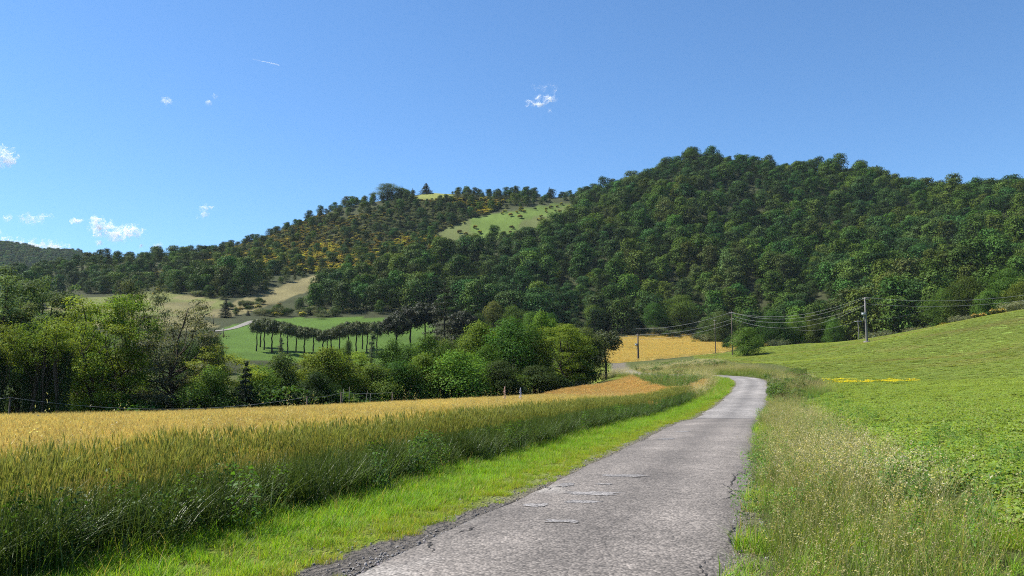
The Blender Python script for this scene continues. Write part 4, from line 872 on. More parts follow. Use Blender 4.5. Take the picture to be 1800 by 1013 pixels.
# px, top row, width px, distance, model, index, name, label
ROW = [
 (-30, 478, 160, 61, 'poplar', 0, 'grey_poplar', 'tall grey green tree cut by the left picture edge'),
 (52, 470, 130, 66, 'poplar', 1, 'grey_poplar', 'tallest grey green tree of the row, rising above the far blue ridge'),
 (104, 482, 92, 71, 'poplar', 0, 'grey_poplar', 'narrow grey green tree just right of the tallest tree of the row'),
 (8, 560, 90, 54, 'ivy', 0, 'ivied_tree', 'ivy clad dark trunk nearest the left end of the tree row'),
 (56, 575, 80, 55, 'ivy', 1, 'ivied_tree', 'ivy clad trunk with thin crown below the tallest tree'),
 (84, 555, 76, 54, 'ivy', 0, 'ivied_tree', 'straight ivy clad column second from the fence post'),
 (121, 560, 84, 54, 'ivy', 1, 'ivied_tree', 'thickest ivy clad column left of the yellow green locusts'),
 (176, 522, 120, 64, 'locust', 0, 'locust_tree', 'yellow green locust with bare forking trunk right of the ivy columns'),
 (212, 512, 130, 66, 'locust', 1, 'locust_tree', 'tallest yellow green locust, dark straight trunk, left of the grey ash'),
 (250, 488, 96, 76, 'ash', 1, 'grey_ash', 'thin crowned grey ash rising behind the yellow green locusts'),
 (300, 527, 165, 66, 'ash', 0, 'grey_ash', 'broad arching grey ash with spreading pale limbs'),
 (362, 572, 66, 82, 'oak', 2, 'oak_tree', 'dark round oak peeping out behind the arching grey ash'),
 (400, 604, 110, 68, 'locust', 2, 'locust_tree', 'low wide locust left of the dark pointed fir in the row'),
 (372, 640, 90, 64, 'mid', 1, 'hornbeam', 'yellowish low tree at the foot of the dark round oak'),
 (434, 634, 46, 64, 'cypress', 0, 'fir_tree', 'dark pointed fir in the middle of the tree row'),
 (462, 640, 76, 70, 'mid', 0, 'hornbeam', 'small leafy tree just right of the dark pointed fir'),
 (495, 618, 84, 74, 'mid', 2, 'hornbeam', 'dull brownish green tree below the left umbrella pines'),
 (530, 618, 74, 77, 'locust', 2, 'locust_tree', 'soft yellow green tree below the second umbrella pine trunks'),
 (578, 606, 92, 76, 'bright', 1, 'maple_tree', 'yellow green tree reaching up to the middle pine crowns'),
 (618, 612, 84, 80, 'locust', 1, 'locust_tree', 'bright yellow green tree beneath the right umbrella pines'),
 (555, 650, 70, 68, 'oak', 2, 'oak_tree', 'dark low oak in front of the yellow green trees'),
 (655, 636, 90, 78, 'mid', 1, 'hornbeam', 'olive green tree below the pale columnar poplar'),
 (700, 630, 100, 80, 'oak', 1, 'oak_tree', 'wide dark oak below the black pines'),
 (690, 592, 66, 98, 'oak', 0, 'oak_tree', 'small dark oak just under the black pine crowns'),
 (752, 584, 74, 96, 'bright', 0, 'maple_tree', 'light green maple with rounded top beside the black pines'),
 (748, 618, 84, 82, 'bright', 1, 'maple_tree', 'lower of two light green maples in front of the cedar'),
 (800, 612, 118, 82, 'bright', 0, 'maple_tree', 'broadest sunlit maple in the middle of the row'),
 (780, 592, 62, 100, 'mid', 2, 'hornbeam', 'brownish green tree between the light maples and the cedar'),
 (845, 560, 84, 100, 'bright', 1, 'maple_tree', 'light green tree with dark hollow left of the big oak'),
 (856, 604, 66, 88, 'bright', 0, 'maple_tree', 'small bright crown in front of the big dark oak'),
 (896, 552, 120, 98, 'oak', 0, 'oak_tree', 'biggest dark oak of the row, shading the end of the wheat'),
 (880, 630, 80, 86, 'oak', 2, 'oak_tree', 'black green oak at the foot of the biggest oak'),
 (936, 574, 84, 102, 'oak', 1, 'oak_tree', 'dark oak just right of the biggest oak'),
 (952, 543, 56, 118, 'bright', 1, 'maple_tree', 'light green top behind the row near its right end'),
 (984, 566, 90, 104, 'locust', 1, 'locust_tree', 'bright leafy tree near the right end of the row'),
 (1004, 572, 72, 110, 'bright', 1, 'maple_tree', 'light green maple next to last broadleaf of the row'),
 (940, 640, 80, 92, 'oak', 2, 'oak_tree', 'low black green oak beside the rust coloured mound'),
 (1030, 574, 70, 114, 'mid', 2, 'hornbeam', 'open crowned tree with forked trunk beside the lone pine'),
 (1012, 630, 52, 106, 'mid', 1, 'hornbeam', 'small leafy tree under the forked open crowned tree'),
 (1064, 579, 52, 117, 'umbrella', 2, 'scots_pine', 'dark ragged pine ending the row by the straw field'),
]
for px, top, w, D, kind_, i, nm, lab in ROW:
    plant_px(MD[kind_][i], nm, lab, 'tree', px, top, w, D, GR, rz=random.uniform(0, 6.28))
for px, top, w, D, kind_, i, lab in BACK: plant_px(MD[kind_][i], 'belt_tree', lab, 'tree', px, top, w, D, GR)
ORD = 'first second third fourth fifth sixth seventh eighth ninth tenth eleventh twelfth thirteenth fourteenth fifteenth sixteenth seventeenth eighteenth nineteenth twentieth twenty-first twenty-second twenty-third twenty-fourth twenty-fifth twenty-sixth'.split()
urng = np.random.default_rng(77); pos_words = np.linspace(-60, 1010, 26)
for i, px in enumerate(pos_words):
    D = float(np.interp(px, (-60, 300, 600, 900, 1010), (56, 60, 70, 88, 104))) + urng.uniform(0, 5)
    plant(MD['under'][i % 2], 'thicket_shrub', 'dark thicket shrub under the tree row, %s from the left' % ORD[i], 'shrub', xat(px, D), D, (2.0 if px < 340 else 3.4) + 1.6 * urng.random(), 5.5, group='thicket along the foot of the tree row')
for px, py, H, lab in ((982, 656, 2.6, 'light green bush at the row foot beside the mound'), (998, 672, 1.8, 'small pale green bush lowest against the rust mound'), (1012, 660, 2.0, 'green bush right of the pale bush by the mound')):
    D = 102; plant(MD['broom'][1] if 0 else MD['silver'][0], 'bush', lab, 'bush', xat(px, D), D, H, 3.2)
# ---- umbrella pines
rngp = np.random.default_rng(9)
PX = [453, 466, 480, 494, 507, 522, 536, 552, 569, 583, 598, 612.5, 627, 646, 663]
TOP = [560, 557, 560, 563, 566, 570, 573, 576, 579, 577, 570, 563, 563, 565, 562]
for i, (px, tp) in enumerate(zip(PX, TOP)):
    D = 232 + 6 * (i % 2) + rngp.uniform(-2, 2); x, y, zt = at(px, tp, D); z = float(height(x, y)[0])
    ordn = ('first', 'second', 'third', 'fourth', 'fifth', 'sixth', 'seventh', 'eighth', 'ninth', 'tenth', 'eleventh', 'twelfth', 'thirteenth', 'fourteenth', 'fifteenth')[i]
    plant(MD['umbrella'][(i * 2) % 3], 'umbrella_pine', 'umbrella pine with bare trunk, %s from the left in the curved row' % ordn, 'pine', x, y, zt - z, 4.7 + rngp.uniform(-.5, .6), group='umbrella pines in the green field')
for i, px in enumerate((459, 576, 638)):
    D = 246 + rngp.uniform(-3, 4); x, y, zt = at(px, float(np.interp(px, PX, TOP)) + 3, D); z = float(height(x, y)[0])
    plant(MD['umbrella'][(i + 1) % 3], 'umbrella_pine', 'umbrella pine in the second rank, behind the front curved row', 'pine', x, y, zt - z, 4.5, group='second rank of umbrella pines')
# ---- the darker stand right of them
for px, tp, w, D, k, i, nm, lab in (
    (697, 552, 52, 205, 'pine', 0, 'black_pine', 'black pine with flat crown right of the umbrella pine row'), (722, 536, 56, 212, 'pine', 0, 'black_pine', 'taller black pine in the dark stand left of the cedar'),
    (748, 530, 54, 216, 'pine', 0, 'black_pine', 'black pine touching the cedar on its left'), (782, 494, 84, 205, 'cedar', 0, 'cedar_tree', 'tall layered cedar rising above the tree row'),
    (815, 545, 48, 200, 'pine', 0, 'black_pine', 'black pine on the right of the cedar'), (655, 582, 17, 172, 'column', 0, 'young_poplar', 'pale narrow poplar in front of the umbrella pines'),
    (494, 592, 12, 205, 'column', 0, 'young_poplar', 'small pale sapling between the left umbrella pine trunks'), (612, 596, 22, 170, 'mid', 2, 'hornbeam', 'small dark tree between pine trunks and row'),
    (397, 527, 20, 335, 'cypress', 0, 'fir_tree', 'lone dark fir beside the farm lane'), (436, 545, 8, 345, 'cypress', 0, 'fir_tree', 'small dark clipped tree where the farm lane ends'), (415, 540, 10, 345, 'mid', 2, 'hornbeam', 'slim sapling between lone fir and farm lane'),
    (378, 588, 30, 190, 'oak', 2, 'oak_tree', 'dark oak at the left border of the pine field'),
    (868, 528, 46, 250, 'mid', 2, 'hornbeam', 'grey green tree beside the yellow broom above the row'), (905, 535, 50, 255, 'oak', 0, 'oak_tree', 'dark oak standing above the biggest oak of the row'), (935, 545, 40, 240, 'mid', 0, 'hornbeam', 'green tree behind the bright row end'),
    (965, 548, 40, 250, 'oak', 1, 'oak_tree', 'dark tree filling the gap behind the bright leafy tree'), (840, 548, 40, 235, 'oak', 2, 'oak_tree', 'dark oak just right of the cedar foot'),
    (1312, 574, 54, 171, 'round', 0, 'round_tree', 'round dense green tree standing alone in the clover field'),
    (682, 322, 42, 655, 'oak', 0, 'oak_tree', 'big spreading oak crowning the skyline of the left hill'), (706, 330, 30, 657, 'oak', 1, 'oak_tree', 'smaller oak leaning out from the big skyline oak'), (749, 322, 20, 668, 'cypress', 0, 'fir_tree', 'dark cone shaped tree alone on the hilltop meadow'),
    (1216, 262, 26, 622, 'oak', 0, 'oak_tree', 'tallest tree on the summit of the big wooded hill'), (1534, 292, 20, 600, 'mid', 2, 'hornbeam', 'lone thin crown sticking out of the right skyline'),
    (1195, 517, 62, 345, 'oak', 0, 'hornbeam', 'big round green tree at the hill foot above the straw field'), (1150, 530, 40, 345, 'oak', 1, 'oak_tree', 'dark round tree left of the big round tree at the hill foot'), (1085, 528, 30, 350, 'mid', 1, 'hornbeam', 'pale green egg shaped tree at the hill foot, leftmost above the straw field'), (1112, 540, 26, 350, 'column', 0, 'young_poplar', 'pale poplar between the egg shaped and dark round trees'), (1048, 534, 38, 345, 'mid', 0, 'hornbeam', 'rounded light tree above the lone row pine'),
    (1700, 482, 76, 225, 'oak', 1, 'oak_tree', 'large dark oak behind the right crest of the clover field'), (1768, 470, 80, 220, 'oak', 0, 'oak_tree', 'large oak at the right edge above the broom shrubs'), (1655, 505, 50, 232, 'mid', 0, 'hornbeam', 'leafy tree left of the large crest oak'), (1735, 508, 50, 214, 'mid', 1, 'hornbeam', 'lower light tree between the two large crest oaks'), (1800, 492, 60, 210, 'mid', 0, 'hornbeam', 'tree cut by the right edge of the picture'),
    (1358, 545, 56, 262, 'oak', 1, 'oak_tree', 'dark oak behind the round field tree'), (1268, 546, 46, 290, 'mid', 2, 'hornbeam', 'yellowish blossoming tree above the right end of the straw field'), (1245, 556, 34, 298, 'mid', 2, 'hornbeam', 'small blossoming tree just left of the yellowish one'), (1395, 552, 34, 262, 'mid', 0, 'hornbeam', 'slender tree behind the crest right of the dark oak'), (1430, 548, 34, 258, 'mid', 1, 'hornbeam', 'slender pale tree midway between field tree and big pole'), (1465, 556, 36, 250, 'oak', 0, 'oak_tree', 'dark tree behind the crest left of the big pole'),
):
    plant_px(MD[k][i], nm, lab, 'tree', px, tp, w, D)
for px, py, w, H, D, k, lab in ((1562, 575, 84, 4.6, 190, 'silver', 'wide silvery shrub behind the crest beside the big pole'), (1625, 568, 56, 3.2, 182, 'silver', 'grey green shrub on the crest right of the silvery one'), (1660, 560, 30, 2.0, 174, 'broom', 'yellow broom shrub first along the right crest'), (1690, 555, 40, 3.0, 172, 'silver', 'green shrub between two brooms on the crest'),
                              (1720, 548, 28, 1.8, 166, 'broom', 'yellow broom shrub second along the right crest'), (1752, 542, 30, 2.0, 164, 'broom', 'yellow broom shrub third along the right crest'), (1782, 535, 44, 3.2, 164, 'silver', 'pale shrub on the crest near the right edge')):
    plant(MD[k][-1], 'crest_shrub', lab, 'shrub', xat(px, D, py), D, H, w * D / IMG_F)

# ------------------------------------------------------------------ woods on the hills
def fm(seed, **kw):
    if 'col' not in kw: kw['col'] = (.052, .10, .018)
    return Model(model_broadleaf(seed, shell=.24, scat=.24, top=0, **kw), leaf=M_FAR, name='wood_tree')
WOOD = [fm(201, H=9, W=8.2, col=(.070, .120, .019), n=2300, leaf=.47, nl=9, crown0=.12), fm(202, H=9, W=7.4, n=2300, leaf=.47, nl=8, crown0=.15, col=(.05, .10, .02)), fm(203, H=9.5, W=7, n=2200, leaf=.47, nl=9, crown0=.1, col=(.068, .105, .02)),
        fm(204, H=8, W=8.5, n=2300, leaf=.47, nl=10, crown0=.1, col=(.040, .080, .02)), fm(205, H=10, W=7.5, n=2300, leaf=.46, nl=10, crown0=.15, airy=.5, col=(.07, .10, .03)), fm(206, H=8.5, W=7.5, n=2200, leaf=.47, nl=8, crown0=.08, col=(.034, .066, .019)),
        Model(model_conifer(207, 10, 5.5, (.026, .044, .02), 1500, .1, 9, .6, .3, .8), leaf=M_FAR, name='wood_pine')]
x, y = [], []
g1 = np.arange(-900, 800, 7.6)
X_, Y_ = np.meshgrid(g1, np.arange(200, 760, 7.6)); x = X_.ravel() + RNG.uniform(-3.2, 3.2, X_.size); y = Y_.ravel() + RNG.uniform(-3.2, 3.2, X_.size)
z = height(x, y); d, px, py = zone_masks(x, y, z)
open_ = d['pine'] | d['tan'] | d['pale'] | d['bright'] | d['top'] | d['straw'] | in_rfield(x, y)
def pad(a, b, c_): return in_poly(px, py, a) & (y > b) & (y < c_)
open_ |= pad([(60, 600), (60, 512), (400, 527), (620, 468), (640, 478), (500, 545), (770, 556), (770, 650), (60, 650)], 215, 485)     # meadows and pine field with margins
open_ |= pad([(1050, 660), (1070, 590), (1150, 584), (1240, 586), (1330, 606), (1330, 660)], 190, 345)
open_ |= pad([(755, 415), (830, 380), (990, 352), (1022, 366), (970, 408), (905, 440), (850, 462), (785, 458)], 520, 680)
open_ |= (y < 300) & (px > 620) & (px < 1060)
foot = np.interp(px, (0, 500, 700, 1000, 1200, 1330, 1450, 1600, 1800, 2100), (330, 352, 345, 330, 338, 300, 255, 235, 228, 225))
wood = ~open_ & (y > foot) & (px > -120) & (px < 1930)
# left hill: scrub with broom and scattered trees
lefthill = (px < np.interp(y, (350, 450, 520, 600, 700), (500, 640, 800, 960, 1090))) & (y > 440)
broomy = in_poly(px, py, [(255, 492), (330, 455), (450, 415), (560, 380), (600, 385), (590, 430), (560, 480), (480, 495), (400, 488), (330, 492)]) | in_poly(px, py, [(600, 392), (700, 352), (770, 350), (870, 352), (1000, 352), (960, 375), (820, 398), (760, 430), (640, 470), (560, 480)])
dens = np.where(lefthill & broomy, np.where((fbm(x, y, 45.) > .50) | (py < 374), .9, .30), np.where(lefthill, .95, 1.0))
wood &= RNG.random(len(x)) < dens
wood &= ~pad([(728, 354), (735, 330), (788, 334), (792, 350), (765, 356)], 630, 700)
fx, fy, fz, fpx, fpy = x[wood], y[wood], z[wood], px[wood], py[wood]
fs = 0.58 + 1.3 * RNG.random(len(fx)) ** 1.6; fs *= np.where(lefthill[wood], np.where(fpx < 420, .72, .64), 1.0); k = len(fx)
fi = np.clip((fbm(fx, fy, 38.) * 9.5 - 2.2 + RNG.normal(0, 1.1, k)), 0, 5.99).astype(int); ORDER = np.array([5, 3, 1, 0, 2, 4]); fi = ORDER[fi]; fs *= .78 + .5 * fbm(fx + 900, fy, 30.); fi = np.where(RNG.random(k) < np.where(lefthill[wood] & (fpx > 420), .10, .02), 6, fi)
# how much of each crown the camera can see: march the sight line over the terrain
def seen(x, y, z, n=26):
    t = np.linspace(.25, .97, n); vis = np.ones(len(x), bool)
    for q in t:
        m = vis.nonzero()[0]; h = height(x[m] * q, y[m] * q); vis[m] = (CAM_Z + (z[m] - CAM_Z) * q) > h + np.where(q * y[m] > 200, 3.0, 0)
    return vis
sel_ = np.nonzero((fpx > -20) & (fpx < 1820) & (fy < 480) & (fi < 6))[0]
rowtop = np.interp(fpx, [0, 40, 110, 160, 330, 400, 700, 780, 850, 950, 1060, 1075, 1300, 1345, 1527, 1800], [480, 478, 490, 515, 540, 600, 560, 500, 555, 545, 580, 640, 620, 608, 597, 545])
topy = project(fx, fy, fz + 8.5 * fs)[1]
sel_ = sel_[(topy[sel_] < rowtop[sel_] - 6)]; sel_ = sel_[seen(fx[sel_], fy[sel_], fz[sel_] + 6)]
sel_ = sel_[np.argsort(fy[sel_] / fs[sel_])][:296]
single = np.zeros(k, bool); single[sel_] = True
AREAS = ((0, 700, 'dark green wood tree on the lower slope behind the umbrella pines', 'wood trees behind the umbrella pines'), (700, 1080, 'dark green wood tree at the hill foot above the middle of the row', 'wood trees above the middle of the row'),
         (1080, 1400, 'dark green wood tree at the hill foot behind the straw field', 'wood trees behind the straw field'), (1400, 1640, 'dark green wood tree in the hollow behind the big power pole', 'wood trees behind the big pole'), (1640, 2000, 'dark green wood tree on the slope above the right crest', 'wood trees above the right crest'))
for j in sel_:
    a = next(q for q in AREAS if q[0] <= max(0, fpx[j]) < q[1]); m = WOOD[fi[j]]
    e = thing('wood_tree', a[2], 'tree', (float(fx[j]), float(fy[j]), float(fz[j]) - .3), float(RNG.random() * 6.28), float(fs[j]), a[3])
    obj('trunk', m.trunk, e); obj('crown', m.crown, e)
WS = [source('wood_tree_model', m.crown) for m in WOOD]
r_ = ~single
spread('hillside_woods', np.c_[fx, fy, fz - .3][r_], WS, idx=fi[r_], scale=np.c_[fs, fs, fs * (0.78 + .3 * RNG.random(k))][r_], label='dense mixed woods covering the hills', cat='woods')
# broom, in masses
bx, by = plan_pts(-420, 120, 480, 700, .24); bz = height(bx, by); d, px, py = zone_masks(bx, by, bz)
bb = in_poly(px, py, [(255, 492), (330, 455), (450, 415), (560, 378), (600, 385), (590, 430), (560, 482), (480, 497), (400, 490), (330, 494)]) | in_poly(px, py, [(600, 392), (700, 352), (770, 350), (860, 352), (890, 356), (870, 372), (810, 398), (760, 440), (640, 475), (560, 480)])
nb_ = fbm(bx, by, 40.); bb &= ~d['bright'] & ~d['top'] & (RNG.random(len(bx)) < np.clip(2.9 - 3.2 * nb_, .12, 1)); k = bb.sum()
ed = d['bright'] & (RNG.random(len(bx)) < .022) | (d['tan'] & (RNG.random(len(bx)) < .0)); bb |= ed; k = bb.sum()
yel = fbm(bx[bb], by[bb], 55.) + .25 * RNG.random(k)
BS = [source('broom_model', m.crown) for m in MD['broom']] + [source('heath_model', MD['under'][0].crown), source('heath_model', MD['silver'][0].crown)]
idx = np.where(yel < .54, 0, np.where(yel < .68, 1, 2 + RNG.integers(0, 2, k)))
ss = (.8 + .8 * RNG.random(k)) * np.where(idx >= 2, .5, 1)
spread('broom_scrub', np.c_[bx, by, bz - .15][bb], BS, idx=idx, scale=ss, label='yellow flowering broom scrub on the left hill', cat='scrub')
# scrub along the wood edges
ex, ey = [], []
for px_, py_, D_, n_, sx in ((830, 540, 262, 26, 40), (1170, 586, 338, 30, 70), (1260, 598, 300, 22, 40), (1320, 606, 262, 14, 50), (1420, 600, 235, 26, 60), (1550, 590, 215, 18, 60), (1700, 565, 190, 26, 80), (470, 548, 352, 20, 50), (560, 556, 350, 20, 60), (400, 528, 415, 18, 90), (440, 549, 372, 16, 50), (300, 517, 432, 20, 90), (900, 578, 285, 30, 90), (1000, 592, 270, 20, 60)):
    ex.append(xat(px_, D_) + RNG.normal(0, sx * D_ / IMG_F * .5, n_)); ey.append(D_ + RNG.normal(0, 5, n_))
ex, ey = np.concatenate(ex), np.concatenate(ey); k = len(ex)
spread('edge_scrub', np.c_[ex, ey, height(ex, ey) - .2], BS, idx=RNG.choice([0, 1, 2, 3, 3, 2], k), scale=.7 + .6 * RNG.random(k), label='low scrub and broom along the edges of the woods', cat='scrub')
# far ridge
g1 = np.arange(-1150, -150, 8.5); X_, Y_ = np.meshgrid(g1, np.arange(1150, 1620, 8.5)); x = X_.ravel() + RNG.uniform(-3, 3, X_.size); y = Y_.ravel() + RNG.uniform(-3, 3, X_.size); z = height(x, y); px, py = project(x, y, z)
m = (px > -60) & (px < 330); x, y, z = x[m], y[m], z[m]
spread('far_ridge_woods', np.c_[x, y, z - .3], WS[:6], scale=.85 + .6 * RNG.random(len(x)), label='blue hazed woods on the far ridge at left', cat='woods')

# ------------------------------------------------------------------ power line
M_CONC = plain_mat('weathered_concrete', (.14, .13, .12), .85, .3, 3.0); M_WOODP = plain_mat('creosoted_wood', (.075, .055, .04), .9, .35, 4.0); M_STEEL = plain_mat('galvanised_steel', (.36, .37, .38), .55, .15, 5, .4); M_WIRE = plain_mat('aluminium_cable', (.26, .26, .26), .6, .05, 1.0); M_GLASS = plain_mat('insulator_glaze', (.22, .12, .07), .3, .1, 5)
M_STEM = plain_mat('dry_stem', (.2, .18, .15), .9, .3, 5.0); M_GREYBOX = plain_mat('grey_enamel', (.30, .32, .33), .5, .12, 6)
def pole(name, label, px, base_py, top_py, D, r, mat, arm=1.4, arm_az=0.0, box=False, foot=False, z0=None):
    x, y, zb = at(px, base_py, D); zb = float(height(x, y)[0]) if z0 is None else z0; zt = at(px, top_py, D)[2]; H = zt - zb
    e = thing(name, label, 'pole', (x, y, zb), arm_az)
    g = Geo(); add_tube(g, [(0, 0, -1.0), (0, 0, 0), (0, 0, H * .5), (0, 0, H)], [r * 1.05, r, r * .82, r * .62], (.5, .5, .5), 10); obj('shaft', g.mesh('shaft', mat, True), e)
    if arm:
        g = Geo(); add_box(g, (-arm / 2, -r * 1.1 - .1, H - .42), (arm / 2, -r * .8, H - .30), (.5, .5, .5)); ca = obj('crossarm', g.mesh('crossarm', M_STEEL), e)
        for q in (-arm / 2 + .08, 0, arm / 2 - .08):
            g = Geo(); add_tube(g, [(q, -r - .03, H - .30), (q, -r - .03, H - .22), (q, -r - .03, H - .2), (q, -r - .03, H - .12), (q, -r - .03, H - .08)], [.03, .03, .06, .055, .03], (.5, .5, .5), 8); obj('insulator', g.mesh('insulator', M_GLASS, True), ca)
    if box:
        g = Geo(); add_box(g, (-r - .5, -.26, H * .60), (-r + .02, .26, H * .60 + .5), (.5, .5, .5)); add_box(g, (-r - .55, -.3, H * .60 + .505), (-r + .01, .3, H * .60 + .56), (.5, .5, .5)); b = obj('switch_box', g.mesh('switch_box', M_GREYBOX), e)
        g = Geo(); add_tube(g, [(-r - .25, 0, H * .60), (-r - .25, 0, H * .5), (-r - .05, 0, H * .46)], .035, (.5, .5, .5), 6); obj('conduit', g.mesh('conduit', M_STEEL, True), b)
    if foot:
        g = Geo(); add_box(g, (-.45, -.45, -.3), (.45, .45, .28), (.5, .5, .5)); obj('footing', g.mesh('footing', M_CONC), e)
    return np.array([x, y, zb + H])
pA = pole('power_pole', 'tall grey concrete power pole standing in the clover field', 1524, 601, 523, 155, .24, M_CONC, 1.5, .3, True, True)
pB = pole('power_pole', 'brown wooden power pole beside the round field tree', 1288, 625, 548, 178, .15, M_WOODP, 1.5, .3)
pC = pole('power_pole', 'dark pole carrying a grey box in front of the straw field', 1122, 632, 587, 206, .26, M_WOODP, 1.3, .2, True)
pD = pole('power_pole', 'short thin wooden pole at the right end of the straw field', 1258, 617, 562, 244, .15, M_WOODP, 0.9, .2)
pE = pole('power_pole', 'small pale pole behind the crest left of the big pole', 1509.5, 590, 563, 195, .11, M_CONC, 1.9, .1)
pF = np.array(at(1960, 488, 150)); pG = np.array(at(1020, 590, 218))
pole('power_pole', 'power pole beyond the right edge carrying the line on', 1960, 520, 488, 150, .2, M_CONC, 1.5, .3)
def wire(a, b, sag, label, r=.03, off=(0, 0, 0)):
    a = np.array(a) + off; b = np.array(b) + off; t = np.linspace(0, 1, 26)[:, None]
    P = a + (b - a) * t; P[:, 2] -= sag * 4 * (t * (1 - t))[:, 0]
    g = Geo(); c0 = P[0].copy(); add_tube(g, P - c0, r, (.5, .5, .5), 5); o = obj('power_cable', g.mesh('power_cable', M_WIRE, True), loc=c0); return tag(o, label, 'cable', 'overhead power cables')
wire(pA, pF, 2.2, 'upper overhead cable running right from the big pole', .024); wire(pA - (0, 0, 1.25), pF - (0, 0, 1.2), 2.0, 'lower overhead cable running right from the big pole', .021)
for q, (o_, sg, lab) in enumerate((((-.6, 0, -.1), 2.2, 'highest of the cables from the big pole to the wooden pole'), ((0, 0, -.15), 2.7, 'second cable from the big pole to the wooden pole'), ((.6, 0, -1.2), 2.4, 'third cable from the big pole to the wooden pole'), ((0, 0, -1.5), 3.3, 'lowest sagging cable from the big pole to the wooden pole'))): wire(pA, pB, sg, lab, .019, o_)
for q, (o_, lab) in enumerate((((-.5, 0, -.3), 'upper cable from the wooden pole down to the boxed pole'), ((.5, 0, -1.6), 'middle cable from the wooden pole down to the boxed pole'), ((0, 0, -2.6), 'lower cable from the wooden pole down to the boxed pole'))): wire(pB, pC + (0, 0, 1.6 - .2 * q), 1.0, lab, .021, o_)
wire(pC - (0, 0, .2), pG, .8, 'upper cable leaving the boxed pole towards the lone pine', .018); wire(pC - (0, 0, .9), pG - (0, 0, .8), .8, 'lower cable leaving the boxed pole towards the lone pine', .018)
wire(pE, np.array(at(1400, 580, 215)), 1.0, 'thin cable left of the small pole behind the crest', .014); wire(pE, np.array(at(1640, 540, 205)), 1.0, 'thin cable right of the small pole behind the crest', .014)
# ---- fence line in front of the tree row
posts = []
for px, tp, D, lab in ((18, 699, 52, 'grey fence post at the left end of the crest'), (540, 698, 63, 'fence post below the umbrella pines'), (600, 690, 66, 'fence post near the pale dead stems'), (690, 690, 72, 'fence post right of the pale dead stems'), (-180, 700, 50, 'fence post beyond the left picture edge')):
    x, y, zt = at(px, tp, D); zb = float(height(x, y)[0]); e = thing('fence_post', lab, 'post', (x, y, zb))
    g = Geo(); add_tube(g, [(0, 0, -.4), (0, 0, zt - zb)], [.07, .055], (.5, .5, .5), 7); obj('shaft', g.mesh('shaft', M_WOODP, True), e)
    g = Geo(); add_tube(g, [(0, -.06, zt - zb - .06), (0, -.16, zt - zb - .02), (0, -.16, zt - zb + .06)], [.025, .03, .03], (.5, .5, .5), 6); obj('insulator', g.mesh('insulator', M_GLASS, True), e); posts.append((x, y, zt))
for a, b, sg, lab in ((4, 0, .2, 'fence wire at the left picture edge'), (0, 1, .85, 'long sagging fence wire in front of the ivy columns'), (1, 2, .15, 'short fence wire below the umbrella pines'), (2, 3, .1, 'fence wire beside the pale dead stems')):
    wire(posts[a], posts[b], sg, lab, .009)['group'] = 'fence wires'
for i, (px, tp, D, ln, lab) in enumerate(((601, 684, 66, .04, 'leaning pale dead stem, first of four'), (615, 680, 66, -.02, 'tallest pale dead stem of the four'), (638, 687, 67, .12, 'tilted pale dead stem, third of four'), (649, 692, 67, .03, 'shortest pale dead stem of the four'))):
    x, y, zt = at(px, tp, D); zb = float(height(x, y)[0]); g = Geo(); add_tube(g, [(0, 0, -.3), (ln * 2, 0, (zt - zb) * .5), (ln * 3, .1, zt - zb)], [.022, .02, .012], (.5, .5, .5), 6); tag(obj('dead_stem', g.mesh('dead_stem', M_STEM, True), loc=(x, y, zb)), lab, 'dead_stem')  # thin rods standing for pale dead grass stems
# ---- small posts by the lane
for px, bp, tp, D, lab in ((393.5, 610, 576, 262, 'thin dark pole in the green field left of the pines'), (376, 570, 553, 310, 'thin dark pole beside the farm lane')):
    x, y, zt = at(px, tp, D); zb = float(height(x, y)[0]); e = thing('lane_pole', lab, 'pole', (x, y, zb)); g = Geo(); add_tube(g, [(0, 0, -.5), (0, 0, zt - zb)], [.13, .10], (.5, .5, .5), 7); obj('shaft', g.mesh('shaft', M_WOODP, True), e)
    g = Geo(); add_tube(g, [(-.5, 0, zt - zb - .3), (.5, 0, zt - zb - .3)], .05, (.5, .5, .5), 6); obj('crossarm', g.mesh('crossarm', M_STEEL), e)
# ---- flowering stalks above the wheat
M_PETAL = leaf_mat('petals', trans=.35, tint=False, vary=.1, hue=.01)
def stalk(px, tp, D, c, lab):
    rng = np.random.default_rng(int(px)); x, y, zt = at(px, tp, D); zb = float(height(x, y)[0]); H = zt - zb; e = thing('flower_stalk', lab, 'flower', (x, y, zb))
    g = Geo(); add_tube(g, [(0, 0, -.1), (.03, 0, H * .5), (0, .02, H)], [.008, .006, .003], (.11, .13, .05), 5); n = 40; a = rng.random(n) * 6.28; zz = H * (.15 + .5 * rng.random(n)); cards(g, np.c_[.08 * np.cos(a), .08 * np.sin(a), zz], np.c_[np.cos(a), np.sin(a), 1 + 0 * a], .09, jitter((.09, .14, .04), n, rng), rng, .35); obj('stem', g.mesh('stem', M_PETAL), e)
    g = Geo(); n = 70; t = rng.random(n); a = rng.random(n) * 6.28; r = (.05 * (1 - t) + .008) * np.sqrt(rng.random(n)); cards(g, np.c_[r * np.cos(a), r * np.sin(a), H - .36 + .37 * t], np.c_[np.cos(a), np.sin(a), .5 + 0 * a] + .4 * rng.normal(size=(n, 3)), .035, jitter(c, n, rng, .2, .05), rng, .8); obj('blossom', g.mesh('blossom', M_PETAL), e)
stalk(887, 680, 24, (.62, .42, .40), 'pale pink flower spike standing above the wheat'); stalk(915, 682, 26, (.42, .42, .62), 'pale violet flower spike right of the pink one')
